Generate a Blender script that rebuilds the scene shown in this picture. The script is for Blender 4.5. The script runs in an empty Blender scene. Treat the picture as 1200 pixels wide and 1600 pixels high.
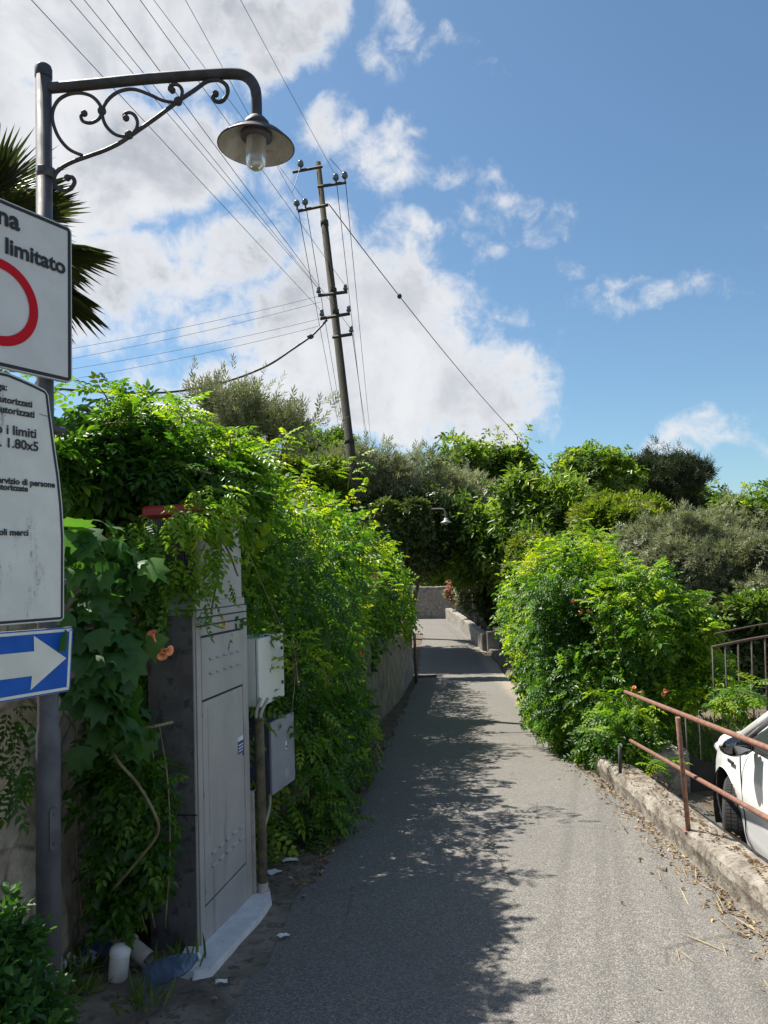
import bpy, math, random
import numpy as np
from mathutils import Vector, Matrix, Euler
random.seed(7); RNG = np.random.default_rng(11)
rad = math.radians
scene = bpy.context.scene
COL = scene.collection

# ------------------------------------------------------------ camera
F = 1202.0
PITCH, ROLL = rad(4.7), rad(2.1)
CAM = np.array([0, 0, 1.65])
_f = np.array([0, math.cos(PITCH), math.sin(PITCH)]); _r0 = np.array([1., 0, 0]); _u0 = np.cross(_r0, _f)
_R = _r0*math.cos(ROLL) - _u0*math.sin(ROLL); _U = np.cross(_R, _f)
cam = bpy.data.objects.new('camera', bpy.data.cameras.new('camera')); COL.objects.link(cam)
cam.data.sensor_fit = 'VERTICAL'; cam.data.sensor_height = 24; cam.data.lens = 24*F/1600
cam.data.clip_start = 0.05; cam.data.clip_end = 3000
M = Matrix.Identity(4)
for i in range(3):
    M[i][0], M[i][1], M[i][2], M[i][3] = _R[i], _U[i], -_f[i], CAM[i]
cam.matrix_world = M
scene.camera = cam
def ray(u, v): return _f + _R*((u-600)/F) + _U*((800-v)/F)
def at(u, v, Y):
    "world point seen at photo pixel (u, v) at the world depth y = Y"
    d = ray(u, v); return CAM + d*(Y/d[1])
def on_plane(u, v, P0, n):
    d = ray(u, v); return CAM + d*(((P0-CAM) @ n)/(d @ n))

# ------------------------------------------------------------ sun, sky, exposure
SUN = np.array([-0.44, 0.33, 0.85]); SUN = SUN/np.linalg.norm(SUN)
sl = bpy.data.lights.new('sun', 'SUN'); sl.energy = 5.0; sl.angle = rad(0.53); sl.color = (1.0, 0.94, 0.84)
so = bpy.data.objects.new('sun', sl); COL.objects.link(so)
so.rotation_euler = Vector(SUN).to_track_quat('Z', 'Y').to_euler()
scene.view_settings.view_transform = 'Standard'; scene.view_settings.look = 'None'
scene.view_settings.exposure = 0.93; scene.view_settings.gamma = 1.0

class NT:
    "small helper for building node trees"
    def __init__(s, tree): s.t = tree; s.n = tree.nodes; s.l = tree.links
    def new(s, typ, **kw):
        n = s.n.new(typ)
        for k, v in kw.items(): setattr(n, k, v)
        return n
    def put(s, sock, v):
        if hasattr(v, 'is_output'): s.l.new(v, sock)
        elif v is not None: sock.default_value = v
    def math(s, op, a, b=None, c=None, clamp=False):
        n = s.new('ShaderNodeMath', operation=op, use_clamp=clamp)
        s.put(n.inputs[0], a)
        if b is not None: s.put(n.inputs[1], b)
        if c is not None: s.put(n.inputs[2], c)
        return n.outputs[0]
    def vec(s, op, a, b=None, scale=None):
        n = s.new('ShaderNodeVectorMath', operation=op)
        s.put(n.inputs[0], a)
        if b is not None: s.put(n.inputs[1], b)
        if scale is not None: s.put(n.inputs['Scale'], scale)
        return n.outputs['Value'] if op in ('LENGTH', 'DOT_PRODUCT', 'DISTANCE') else n.outputs[0]
    def rng(s, v, a, b, c=0., d=1., smooth=True):
        n = s.new('ShaderNodeMapRange', interpolation_type='SMOOTHSTEP' if smooth else 'LINEAR')
        for i, x in enumerate((v, a, b, c, d)): s.put(n.inputs[i], x)
        return n.outputs[0]
    def noise(s, vec, scale, detail=4., rough=0.55, dist=0.0):
        n = s.new('ShaderNodeTexNoise')
        if vec is not None: s.put(n.inputs['Vector'], vec)
        n.inputs['Scale'].default_value = scale; n.inputs['Detail'].default_value = detail
        n.inputs['Roughness'].default_value = rough; n.inputs['Distortion'].default_value = dist
        return n.outputs['Fac']
    def mix(s, fac, a, b, blend='MIX'):
        n = s.new('ShaderNodeMix', data_type='RGBA', blend_type=blend)
        s.put(n.inputs['Factor'], fac)
        for sock, v in ((n.inputs[6], a), (n.inputs[7], b)):
            if isinstance(v, (tuple, list)): v = (*v[:3], 1)
            s.put(sock, v)
        return n.outputs[2]
    def ramp(s, fac, stops):
        n = s.new('ShaderNodeValToRGB'); e = n.color_ramp.elements
        while len(e) < len(stops): e.new(0.5)
        for i, (p, c) in enumerate(stops): e[i].position = p; e[i].color = (*c[:3], 1)
        s.put(n.inputs[0], fac); return n.outputs[0]

world = bpy.data.worlds.new('World'); scene.world = world; world.use_nodes = True
w = NT(world.node_tree); w.n.clear()
sky = w.new('ShaderNodeTexSky', sky_type='NISHITA', sun_disc=False)
sky.sun_elevation = math.asin(SUN[2]); sky.sun_rotation = math.atan2(SUN[0], SUN[1])
sky.air_density = 1.0; sky.dust_density = 0.6; sky.ozone_density = 2.2
SKY_STRENGTH = 0.067
dirv = w.new('ShaderNodeTexCoord').outputs['Generated']
sep = w.new('ShaderNodeSeparateXYZ'); w.put(sep.inputs[0], dirv)
yy = w.math('MAXIMUM', sep.outputs[1], 0.05)
gx, gz_ = w.math('DIVIDE', sep.outputs[0], yy), w.math('DIVIDE', sep.outputs[2], yy)
comb = w.new('ShaderNodeCombineXYZ'); w.put(comb.inputs[0], gx); w.put(comb.inputs[1], gz_)
g = comb.outputs[0]
# warp of the cloud edges
nz = w.new('ShaderNodeTexNoise'); w.put(nz.inputs['Vector'], dirv); nz.inputs['Scale'].default_value = 5; nz.inputs['Detail'].default_value = 3
wv = w.vec('SCALE', w.vec('SUBTRACT', nz.outputs['Color'], (0.5, 0.5, 0.5)), scale=0.16)
gw = w.vec('ADD', g, wv)
BLOBS = [  # photo pixel centre and radii, strength: cumulus banks as directions in the sky
    (120, 20, 480, 190, 1.75), (430, 30, 160, 110, 1.25), (60, 260, 340, 210, 1.7), (240, 250, 200, 140, 1.6), (160, 440, 260, 120, 1.35), (350, 410, 150, 100, 1.3), (430, 300, 70, 90, .75),
    (520, 420, 130, 120, 1.15), (560, 520, 290, 180, 1.5), (620, 610, 330, 110, 1.5), (770, 645, 110, 75, 1.15), (430, 640, 330, 100, 1.2), (330, 520, 110, 80, .95), (200, 520, 130, 60, .75),
    (530, 215, 90, 100, .74), (610, 265, 160, 95, .80), (690, 380, 100, 65, .80), (730, 270, 140, 60, .62), (810, 330, 140, 80, .60), (770, 400, 60, 40, .62),
    (610, 60, 75, 115, .68), (1000, 465, 150, 52, .62), (930, 430, 60, 40, .55), (1080, 690, 190, 65, .80), (1180, 700, 140, 35, .75), (230, 600, 150, 50, .6), (760, 100, 60, 36, .46), (700, 50, 70, 40, .44)]
mask = None
for (u, v, ru, rv, s) in BLOBS:
    d = ray(u, v); c = (d[0]/d[1], d[2]/d[1], 0.0)
    q = w.vec('DIVIDE', w.vec('SUBTRACT', gw, c), (ru/F, rv/F, 1.0))
    b = w.math('MULTIPLY', w.rng(w.vec('LENGTH', q), 1.25, 0.25, 0., 1.), s)
    mask = b if mask is None else w.math('MAXIMUM', mask, b)
back = w.rng(sep.outputs[1], 0.25, 0.0)
mask = w.math('MAXIMUM', mask, w.math('MULTIPLY', back, 0.62))
nbig = w.noise(dirv, 7.5, 10., .64, .25)
nfine = w.noise(dirv, 30.0, 8., .62, .4)
nn = w.math('ADD', w.math('MULTIPLY', w.math('SUBTRACT', nbig, .5), 1.7), w.math('MULTIPLY', w.math('SUBTRACT', nfine, .5), 1.5))
dens = w.math('ADD', w.math('SUBTRACT', mask, 0.50), nn)
alpha = w.rng(dens, -0.10, 0.72)
shade = w.noise(dirv, 6.0, 7., .6, .4)
thick = w.math('MULTIPLY', w.math('MULTIPLY', w.rng(dens, 0.30, 1.05), w.rng(shade, .34, .66)), w.rng(gx, .10, -.28, .62, 1.0))
ccol = w.mix(thick, (0.46, 0.465, 0.475), (0.235, 0.247, 0.276))
skyc = w.mix(1.0, sky.outputs[0], (SKY_STRENGTH*.86, SKY_STRENGTH*1.03, SKY_STRENGTH*1.05), 'MULTIPLY')
colr = w.mix(w.math('MULTIPLY', alpha, .95), skyc, ccol)
bg = w.new('ShaderNodeBackground'); w.put(bg.inputs[0], colr); bg.inputs[1].default_value = 1.0
wo = w.new('ShaderNodeOutputWorld'); w.l.new(bg.outputs[0], wo.inputs[0])
world.cycles.sampling_method = 'MANUAL'; world.cycles.sample_map_resolution = 512

# ------------------------------------------------------------ tagging, meshes
def tag(o, label=None, cat=None, group=None, kind=None):
    for k, v in (('label', label), ('category', cat), ('group', group), ('kind', kind)):
        if v: o[k] = v
    return o
def thing(name, label, cat, loc=(0, 0, 0), rot=(0, 0, 0), group=None):
    o = bpy.data.objects.new(name, None); COL.objects.link(o); o.empty_display_size = .1
    o.location = [float(x) for x in loc]; o.rotation_euler = rot
    return tag(o, label, cat, group)
def link(name, me, m, parent=None, loc=None, rot=None):
    if m is not None: me.materials.clear(); me.materials.append(m)
    o = bpy.data.objects.new(name, me); COL.objects.link(o)
    if parent is not None: o.parent = parent
    if loc is not None: o.location = [float(x) for x in loc]
    if rot is not None: o.rotation_euler = rot
    return o
def copy_tree(o, parent=None):
    c = o.copy(); COL.objects.link(c)
    if parent is not None: c.parent = parent
    for ch in list(o.children): copy_tree(ch, c)
    return c
def np_mesh(name, V, Fc, tint=None, smooth=False):
    "mesh straight from arrays; faces all with the same number of corners"
    V = np.asarray(V, np.float32); Fc = np.asarray(Fc, np.int32); k = Fc.shape[1]
    me = bpy.data.meshes.new(name)
    me.vertices.add(len(V)); me.vertices.foreach_set('co', V.ravel())
    me.loops.add(Fc.size); me.loops.foreach_set('vertex_index', Fc.ravel())
    me.polygons.add(len(Fc)); me.polygons.foreach_set('loop_start', np.arange(0, Fc.size, k, dtype=np.int32))
    if smooth: me.polygons.foreach_set('use_smooth', np.ones(len(Fc), bool))
    me.update(calc_edges=True)
    if tint is not None:
        a = me.attributes.new('tint', 'FLOAT', 'POINT'); a.data.foreach_set('value', np.asarray(tint, np.float32))
    return me

class MB:
    "collects shapes for ONE mesh"
    def __init__(s): s.V = []; s.F = []; s.S = []
    def add(s, V, Fc, smooth=False):
        b = len(s.V); s.V += [tuple(float(c) for c in v) for v in V]
        s.F += [tuple(b+i for i in f) for f in Fc]; s.S += [smooth]*len(Fc); return s
    def box(s, lo, hi, bev=0.0, M=None):
        x0, y0, z0 = lo; x1, y1, z1 = hi; b = min(bev, .45*min(x1-x0, y1-y0, z1-z0))
        if b <= 0:
            V = [(x, y, z) for x in (x0, x1) for y in (y0, y1) for z in (z0, z1)]
            Fc = [(0, 1, 3, 2), (4, 6, 7, 5), (0, 4, 5, 1), (2, 3, 7, 6), (0, 2, 6, 4), (1, 5, 7, 3)]
        else:
            V = []; idx = {}
            for i, x in enumerate((x0, x1)):
                for j, y in enumerate((y0, y1)):
                    for k, z in enumerate((z0, z1)):
                        sx, sy, sz = (1, -1)[i], (1, -1)[j], (1, -1)[k]
                        for a in range(3):
                            p = [x+sx*b, y+sy*b, z+sz*b]; p[a] = (x, y, z)[a]
                            idx[i, j, k, a] = len(V); V.append(tuple(p))
            Fc = []
            for a in range(3):
                o1, o2 = (a+1) % 3, (a+2) % 3
                for sd in (0, 1):
                    q = []
                    for (p1, p2) in ((0, 0), (1, 0), (1, 1), (0, 1)):
                        c = [0, 0, 0]; c[a] = sd; c[o1] = p1; c[o2] = p2; q.append(idx[c[0], c[1], c[2], a])
                    Fc.append(tuple(q if sd else q[::-1]))
                for p1 in (0, 1):
                    for p2 in (0, 1):
                        c0 = [0, 0, 0]; c0[o1] = p1; c0[o2] = p2; c1 = list(c0); c1[a] = 1
                        q = (idx[(*c0, o1)], idx[(*c1, o1)], idx[(*c1, o2)], idx[(*c0, o2)])
                        Fc.append(q if p1 == p2 else q[::-1])
            for i in (0, 1):
                for j in (0, 1):
                    for k in (0, 1):
                        q = [idx[i, j, k, a] for a in range(3)]; Fc.append(tuple(q if (i+j+k) % 2 else q[::-1]))
        if M is not None: V = [tuple(M @ Vector(v)) for v in V]
        return s.add(V, Fc)
    def tube(s, pts, r, seg=8, cap=True, smooth=True):
        pts = [np.array(p, float) for p in pts]; n = len(pts)
        rs = list(r) if hasattr(r, '__len__') else [r]*n
        T = [pts[min(i+1, n-1)]-pts[max(i-1, 0)] for i in range(n)]
        T = [t/max(np.linalg.norm(t), 1e-9) for t in T]
        up = np.array([0, 0, 1.]) if abs(T[0][2]) < .9 else np.array([1., 0, 0])
        nr = np.cross(T[0], up); nr /= np.linalg.norm(nr); V = []
        for i in range(n):
            nr = nr - T[i]*(nr @ T[i]); nr /= max(np.linalg.norm(nr), 1e-9); b = np.cross(T[i], nr)
            for k in range(seg):
                a = 2*math.pi*k/seg; V.append(pts[i]+rs[i]*(math.cos(a)*nr+math.sin(a)*b))
        Fc = [(i*seg+k, i*seg+(k+1) % seg, (i+1)*seg+(k+1) % seg, (i+1)*seg+k) for i in range(n-1) for k in range(seg)]
        s.add(V, Fc, smooth)
        if cap:
            s.F += [tuple(range(len(s.V)-len(V), len(s.V)-len(V)+seg))[::-1], tuple(range(len(s.V)-seg, len(s.V)))]; s.S += [False, False]
        return s
    def lathe(s, prof, seg=32, o=(0, 0, 0), M=None, smooth=True):
        V = [(rr*math.cos(2*math.pi*k/seg), rr*math.sin(2*math.pi*k/seg), z) for rr, z in prof for k in range(seg)]
        if M is not None: V = [tuple(M @ Vector(v)) for v in V]
        V = [(x+o[0], y+o[1], z+o[2]) for x, y, z in V]
        return s.add(V, [(i*seg+k, i*seg+(k+1) % seg, (i+1)*seg+(k+1) % seg, (i+1)*seg+k) for i in range(len(prof)-1) for k in range(seg)], smooth)
    def prism(s, poly, z0, z1):
        n = len(poly); V = [(x, y, z0) for x, y in poly]+[(x, y, z1) for x, y in poly]
        return s.add(V, [tuple(range(n))[::-1], tuple(range(n, 2*n))]+[(i, (i+1) % n, n+(i+1) % n, n+i) for i in range(n)])
    def ball(s, c, r, seg=10, rings=6):
        r = r if hasattr(r, '__len__') else (r, r, r); V = []
        for i in range(rings+1):
            t = math.pi*i/rings
            for k in range(seg):
                a = 2*math.pi*k/seg; V.append((c[0]+r[0]*math.sin(t)*math.cos(a), c[1]+r[1]*math.sin(t)*math.sin(a), c[2]+r[2]*math.cos(t)))
        return s.add(V, [(i*seg+k, (i+1)*seg+k, (i+1)*seg+(k+1) % seg, i*seg+(k+1) % seg) for i in range(rings) for k in range(seg)], True)
    def grid(s, P, smooth=True, closed=False):
        n, m = len(P), len(P[0]); V = [p for row in P for p in row]; mm = m if closed else m-1
        return s.add(V, [(i*m+j, i*m+(j+1) % m, (i+1)*m+(j+1) % m, (i+1)*m+j) for i in range(n-1) for j in range(mm)], smooth)
    def build(s, name, m, parent=None, loc=None, rot=None):
        me = bpy.data.meshes.new(name); me.from_pydata(s.V, [], s.F); me.polygons.foreach_set('use_smooth', s.S); me.update()
        return link(name, me, m, parent, loc, rot)

def spline(pts, n=6):
    "Catmull-Rom through the points"
    P = [np.array(p, float) for p in pts]; P = [2*P[0]-P[1]]+P+[2*P[-1]-P[-2]]; out = []
    for i in range(1, len(P)-2):
        for k in range(n):
            t = k/n; a, b, c, d = P[i-1], P[i], P[i+1], P[i+2]
            out.append(.5*((2*b)+(-a+c)*t+(2*a-5*b+4*c-d)*t*t+(-a+3*b-3*c+d)*t**3))
    out.append(P[-2]); return out
def vnoise(P, seed=0):
    "smooth value noise in [-1, 1] at points P (n, 3)"
    P = np.asarray(P, float); i = np.floor(P).astype(np.int64); f = P-i; f = f*f*(3-2*f); out = 0
    for dx in (0, 1):
        for dy in (0, 1):
            for dz in (0, 1):
                h = (i[:, 0]+dx)*374761393+(i[:, 1]+dy)*668265263+(i[:, 2]+dz)*2147483647+seed*974711
                h = (h ^ (h >> 13))*1274126177; h = (h ^ (h >> 16)) & 0xffff
                out = out+(h/32767.5-1)*np.where(dx, f[:, 0], 1-f[:, 0])*np.where(dy, f[:, 1], 1-f[:, 1])*np.where(dz, f[:, 2], 1-f[:, 2])
    return out
def fbm(P, seed=0, oct=3):
    P = np.asarray(P, float); return sum(vnoise(P*2**o, seed+o)*.5**o for o in range(oct))

# ------------------------------------------------------------ materials
def pmat(name, c1, c2=None, scale=8., rough=.7, rough2=None, metal=0., bump=0., bscale=None, detail=6., spec=.5, lo=.35, hi=.65, extra=None):
    m = bpy.data.materials.new(name); m.use_nodes = True; t = NT(m.node_tree); b = t.n['Principled BSDF']
    co = t.new('ShaderNodeTexCoord').outputs['Object']
    if c2 is None: c2 = tuple(x*.82 for x in c1)
    nf = t.noise(co, scale, detail, .6); c = t.mix(t.rng(nf, lo, hi), c1, c2)
    if extra: c = extra(t, co, c)
    t.put(b.inputs['Base Color'], c)
    b.inputs['Metallic'].default_value = metal; b.inputs['Specular IOR Level'].default_value = spec
    t.put(b.inputs['Roughness'], t.rng(nf, .3, .7, rough, rough if rough2 is None else rough2))
    if bump:
        bn = t.new('ShaderNodeBump'); bn.inputs['Strength'].default_value = 1.0; bn.inputs['Distance'].default_value = bump
        t.put(bn.inputs['Height'], t.noise(co, bscale or scale*4, 8., .65)); t.l.new(bn.outputs[0], b.inputs['Normal'])
    return m
def leafmat(name, stops, trans=.38, rough=.42, tr_mul=(1.5, 1.45, .55)):
    m = bpy.data.materials.new(name); m.use_nodes = True; t = NT(m.node_tree); b = t.n['Principled BSDF']
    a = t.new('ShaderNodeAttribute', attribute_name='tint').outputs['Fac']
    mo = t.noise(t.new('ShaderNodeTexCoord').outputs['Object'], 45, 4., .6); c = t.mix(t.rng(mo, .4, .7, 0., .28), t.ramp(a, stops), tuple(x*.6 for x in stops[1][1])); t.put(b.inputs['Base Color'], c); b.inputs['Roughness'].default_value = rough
    b.inputs['Specular IOR Level'].default_value = .45
    tr = t.new('ShaderNodeBsdfTranslucent'); t.put(tr.inputs[0], t.mix(1., c, tr_mul, 'MULTIPLY'))
    mx = t.new('ShaderNodeMixShader'); mx.inputs[0].default_value = trans
    t.l.new(b.outputs[0], mx.inputs[1]); t.l.new(tr.outputs[0], mx.inputs[2]); t.l.new(mx.outputs[0], t.n['Material Output'].inputs[0])
    return m
def stains(col, scale, lo, hi, amt=.8, stretch=(1, 1, 1)):
    def f(t, co, c):
        mp = t.vec('MULTIPLY', co, stretch); return t.mix(t.math('MULTIPLY', t.rng(t.noise(mp, scale, 8., .65), lo, hi), amt), c, col)
    return f
m_vine = leafmat('trumpet_vine_leaf', [(0, (.030, .085, .016)), (.40, (.060, .160, .018)), (.68, (.18, .33, .020)), (1, (.42, .50, .03))], .52)
m_lobed = leafmat('lobed_vine_leaf', [(0, (.035, .10, .026)), (.6, (.06, .165, .036)), (1, (.13, .28, .045))], .45, .5)
m_olive = leafmat('olive_leaf', [(0, (.13, .15, .075)), (.5, (.23, .25, .135)), (1, (.40, .42, .25))], .28, .5, (1, 1.05, .7))
m_dark = leafmat('dark_evergreen_leaf', [(0, (.04, .066, .022)), (.6, (.08, .12, .038)), (1, (.16, .21, .07))], .3, .4)
m_broad = leafmat('broad_leaf', [(0, (.055, .12, .024)), (.55, (.13, .225, .036)), (1, (.30, .38, .06))], .5, .4)
m_pine = leafmat('pine_needles', [(0, (.020, .036, .012)), (.6, (.04, .064, .02)), (1, (.085, .115, .04))], .1, .8)
m_yel = leafmat('yellow_green_leaf', [(0, (.07, .13, .018)), (.5, (.15, .22, .025)), (1, (.30, .32, .05))], .4, .5)
m_pink = leafmat('pink_blossom', [(0, (.12, .20, .05)), (.35, (.50, .22, .16)), (.7, (.62, .38, .26)), (1, (.60, .50, .34))], .3, .6, (1, 1, 1))
m_palm = leafmat('palm_blade', [(0, (.03, .045, .018)), (.6, (.06, .085, .03)), (1, (.15, .16, .07))], .2, .45)
m_grassb = leafmat('grass_blade', [(0, (.06, .12, .02)), (.5, (.12, .22, .035)), (1, (.25, .30, .08))], .35, .6)
m_dry = leafmat('dry_leaf', [(0, (.13, .075, .035)), (.5, (.30, .20, .10)), (1, (.52, .42, .24))], .1, .8, (1, 1, 1))
m_flower = pmat('orange_flower', (.72, .17, .05), (.80, .33, .16), 30, .55)
m_bark = pmat('bark', (.16, .12, .085), (.07, .055, .04), 9, .9, bump=.02, bscale=20)
m_stem = pmat('vine_stem', (.22, .20, .09), (.14, .10, .06), 14, .8)
m_asphalt = None
def make_asphalt():
    m = bpy.data.materials.new('asphalt'); m.use_nodes = True; t = NT(m.node_tree); b = t.n['Principled BSDF']
    co = t.new('ShaderNodeTexCoord').outputs['Object']
    vo = t.new('ShaderNodeTexVoronoi'); vo.inputs['Scale'].default_value = 135; t.put(vo.inputs['Vector'], co)
    sp = t.new('ShaderNodeSeparateColor'); t.put(sp.inputs[0], vo.outputs['Color'])
    c = t.ramp(sp.outputs[0], [(0, (.105, .099, .091)), (.35, (.162, .153, .141)), (.75, (.222, .21, .193)), (1, (.33, .314, .29))])
    c = t.mix(t.rng(vo.outputs['Distance'], .35, .75, 0, .45), c, (.09, .085, .078))
    big = t.noise(co, .9, 6., .6); c = t.mix(t.rng(big, .38, .68, 0, .35), c, (.135, .13, .122))
    ve = t.new('ShaderNodeTexVoronoi', feature='DISTANCE_TO_EDGE'); ve.inputs['Scale'].default_value = .55; t.put(ve.inputs['Vector'], t.vec('ADD', co, t.vec('SCALE', t.new('ShaderNodeTexNoise').outputs['Color'], scale=.5)))
    c = t.mix(t.math('MULTIPLY', t.rng(ve.outputs['Distance'], .007, .002), t.rng(t.noise(co, .8, 3.), .50, .58, 0, .35)), c, (.04, .037, .034))
    pn = t.noise(co, 2.6, 8., .7, .6); c = t.mix(t.rng(pn, .60, .66, 0, .35), c, (.10, .095, .088))
    pl = t.noise(co, 5.5, 8., .7, .3); c = t.mix(t.rng(pl, .62, .70, 0, .35), c, (.34, .31, .265))
    # pale dust that collects along the right kerb
    sx = t.new('ShaderNodeSeparateXYZ'); t.put(sx.inputs[0], co)
    edge = t.math('SUBTRACT', sx.outputs[0], t.math('MULTIPLY_ADD', sx.outputs[1], .055, 1.70))
    dust = t.math('MULTIPLY', t.rng(t.math('ADD', edge, t.math('MULTIPLY', t.noise(co, 4, 6., .6), .35)), .10, .52), .75)
    c = t.mix(dust, c, (.33, .285, .215))
    # a hairline crack
    wob = t.math('MULTIPLY', t.math('SUBTRACT', t.noise(co, 6, 6., .7), .5), .22)
    cr = t.math('ABSOLUTE', t.math('ADD', t.math('SUBTRACT', sx.outputs[0], .72), wob))
    near = t.math('MULTIPLY', t.rng(sx.outputs[1], 5.0, 5.2), t.rng(sx.outputs[1], 6.3, 6.0))
    c = t.mix(t.math('MULTIPLY', t.rng(cr, .009, .003), near), c, (.03, .028, .026))
    t.put(b.inputs['Base Color'], c); b.inputs['Roughness'].default_value = .85; b.inputs['Specular IOR Level'].default_value = .3
    bn = t.new('ShaderNodeBump'); bn.inputs['Distance'].default_value = .0035
    t.put(bn.inputs['Height'], t.math('MULTIPLY', vo.outputs['Distance'], -1)); t.l.new(bn.outputs[0], b.inputs['Normal'])
    return m
m_asphalt = make_asphalt()
m_soil = pmat('soil', (.16, .125, .09), (.085, .065, .045), 5, .95, bump=.03, bscale=25)
m_verge = pmat('old_concrete_verge', (.24, .215, .18), (.13, .11, .085), 4.5, .95, bump=.012, bscale=60, extra=stains((.07, .055, .04), 14, .5, .62, .8))
m_conc = pmat('old_concrete', (.34, .31, .265), (.20, .175, .145), 6, .92, bump=.02, bscale=22, extra=lambda t, co, c: stains((.07, .058, .045), 26, .54, .62, .8)(t, co, stains((.13, .105, .08), 5, .48, .62, .75)(t, co, c)))
m_wallc = pmat('rough_render', (.34, .315, .27), (.20, .18, .15), 3.5, .95, bump=.025, bscale=30, extra=stains((.12, .105, .085), 5, .52, .7, .7))
def stone(name, a, b_, scale, mortar):
    def f(t, co, c):
        vo = t.new('ShaderNodeTexVoronoi', feature='DISTANCE_TO_EDGE'); vo.inputs['Scale'].default_value = scale; cw = t.vec('ADD', co, t.vec('SCALE', t.new('ShaderNodeTexNoise').outputs['Color'], scale=.25)); t.put(vo.inputs['Vector'], cw)
        vc = t.new('ShaderNodeTexVoronoi'); vc.inputs['Scale'].default_value = scale; t.put(vc.inputs['Vector'], cw)
        sp = t.new('ShaderNodeSeparateColor'); t.put(sp.inputs[0], vc.outputs['Color'])
        c = t.mix(t.math('MULTIPLY', sp.outputs[0], .5), c, b_)
        return t.mix(t.math('MULTIPLY', t.rng(vo.outputs['Distance'], .10, .0, 0, .8), t.rng(t.noise(co, 3., 5., .6), .40, .62)), c, mortar)
    return pmat(name, a, b_, 7, .95, bump=.03, bscale=16, extra=f)
m_rubble = stone('rubble_wall', (.72, .63, .52), (.46, .38, .29), 4.6, (.16, .13, .10))
m_stone = stone('far_stone_wall', (.36, .33, .28), (.22, .195, .16), 3.0, (.12, .105, .085))
m_steel = pmat('galvanised_steel', (.10, .105, .12), (.07, .073, .085), 10, .55, .7, .25, extra=stains((.10, .085, .075), 16, .6, .72, .6))
m_iron = pmat('dark_painted_iron', (.045, .045, .052), (.03, .028, .03), 20, .5, .65, .2, extra=stains((.09, .05, .035), 22, .58, .7, .7))
m_shadein = pmat('enamel_shade', (.42, .42, .39), (.30, .29, .25), 14, .45, extra=stains((.16, .11, .07), 22, .58, .72, .6))
m_bulb = pmat('frosted_glass', (.62, .62, .58), (.50, .50, .47), 20, .2); m_bulb.node_tree.nodes['Principled BSDF'].inputs['Transmission Weight'].default_value = .55
m_signw = pmat('sign_white', (.60, .62, .62), (.54, .56, .56), 6, .42)
m_signs = pmat('stained_sign_white', (.66, .69, .66), (.58, .61, .58), 6, .42, extra=lambda t, co, c: t.mix(t.math('MULTIPLY', t.rng(t.noise(t.vec('MULTIPLY', co, (9, 2.2, 1)), 1., 6., .65), .56, .66), t.rng(t.noise(co, 55, 6., .7), .44, .60, .15, .9)), c, (.16, .15, .13)))
m_black = pmat('sign_black', (.018, .018, .022), None, 9, .5)
m_red = pmat('sign_red', (.52, .010, .022), (.46, .009, .02), 9, .6, spec=.15)
m_blue = pmat('sign_blue', (.008, .085, .42), (.012, .11, .48), 5, .5, spec=.2, extra=stains((.12, .25, .52), 7, .62, .74, .6))
m_arrow = pmat('sign_arrow_white', (.70, .72, .66), (.60, .62, .57), 5, .4)
m_back = pmat('sign_back', (.35, .35, .36), None, 9, .5, metal=.6)
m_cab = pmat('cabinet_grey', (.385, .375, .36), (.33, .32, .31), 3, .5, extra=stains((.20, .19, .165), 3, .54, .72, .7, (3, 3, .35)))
m_cabside = pmat('dark_cabinet_side', (.13, .125, .125), (.085, .08, .08), 6, .75, extra=stains((.04, .037, .035), 13, .52, .64, .8))  # darker grey than the rest of the cabinet, with random dark stains
m_groove = pmat('dark_gap', (.02, .02, .024), None, 9, .7)
m_ribbed = pmat('ribbed_plastic', (.06, .06, .07), (.045, .045, .05), 9, .6)
m_redcap = pmat('red_cap', (.26, .016, .013), (.18, .012, .010), 7, .5)
m_wbox = pmat('white_enclosure', (.70, .71, .68), (.64, .65, .62), 4, .4)
m_gbox = pmat('grey_enclosure', (.27, .28, .32), (.24, .25, .285), 7, .5)
m_gboxd = pmat('blue_grey_enclosure', (.07, .078, .125), (.06, .066, .105), 7, .5)
m_whitep = pmat('white_painted_concrete', (.74, .75, .78), (.60, .60, .62), 7, .8, bump=.006, bscale=40, extra=stains((.40, .37, .33), 9, .6, .7, .6))
m_mossy = pmat('mossy_pipe', (.14, .12, .065), (.07, .06, .04), 14, .85, bump=.006)
m_pvc = pmat('dirty_pvc', (.42, .38, .33), (.33, .29, .25), 16, .6)
m_cup = pmat('white_paint_can', (.62, .60, .56), (.50, .47, .43), 12, .5, extra=stains((.25, .08, .06), 10, .64, .7, .8))
m_paper = pmat('paper', (.76, .77, .80), (.66, .67, .70), 20, .8)
m_rust = pmat('rusty_rail_paint', (.26, .125, .085), (.165, .08, .055), 22, .55, .75, extra=stains((.13, .06, .04), 30, .56, .66, .8))
m_rustbar = pmat('rusty_bar', (.10, .066, .052), (.06, .04, .03), 20, .8)
m_blackbar = pmat('black_bar', (.03, .028, .028), (.05, .035, .03), 20, .6)
m_tarp = pmat('black_sheet', (.018, .017, .017), (.028, .026, .024), 5, .7)
m_car = pmat('white_car_paint', (.80, .81, .82), (.78, .79, .80), 2, .22); m_car.node_tree.nodes['Principled BSDF'].inputs['Coat Weight'].default_value = .6
m_blackpl = pmat('black_plastic', (.022, .022, .024), None, 9, .45)
m_carglass = pmat('car_glass', (.03, .035, .04), None, 2, .06, spec=.7)
m_mirrorg = pmat('mirror_glass', (.16, .17, .18), None, 2, .04, metal=1.)
m_tyre = pmat('tyre', (.022, .022, .022), (.035, .034, .032), 12, .85)
m_rim = pmat('alloy_rim', (.40, .41, .42), None, 6, .3, metal=.8)
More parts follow.
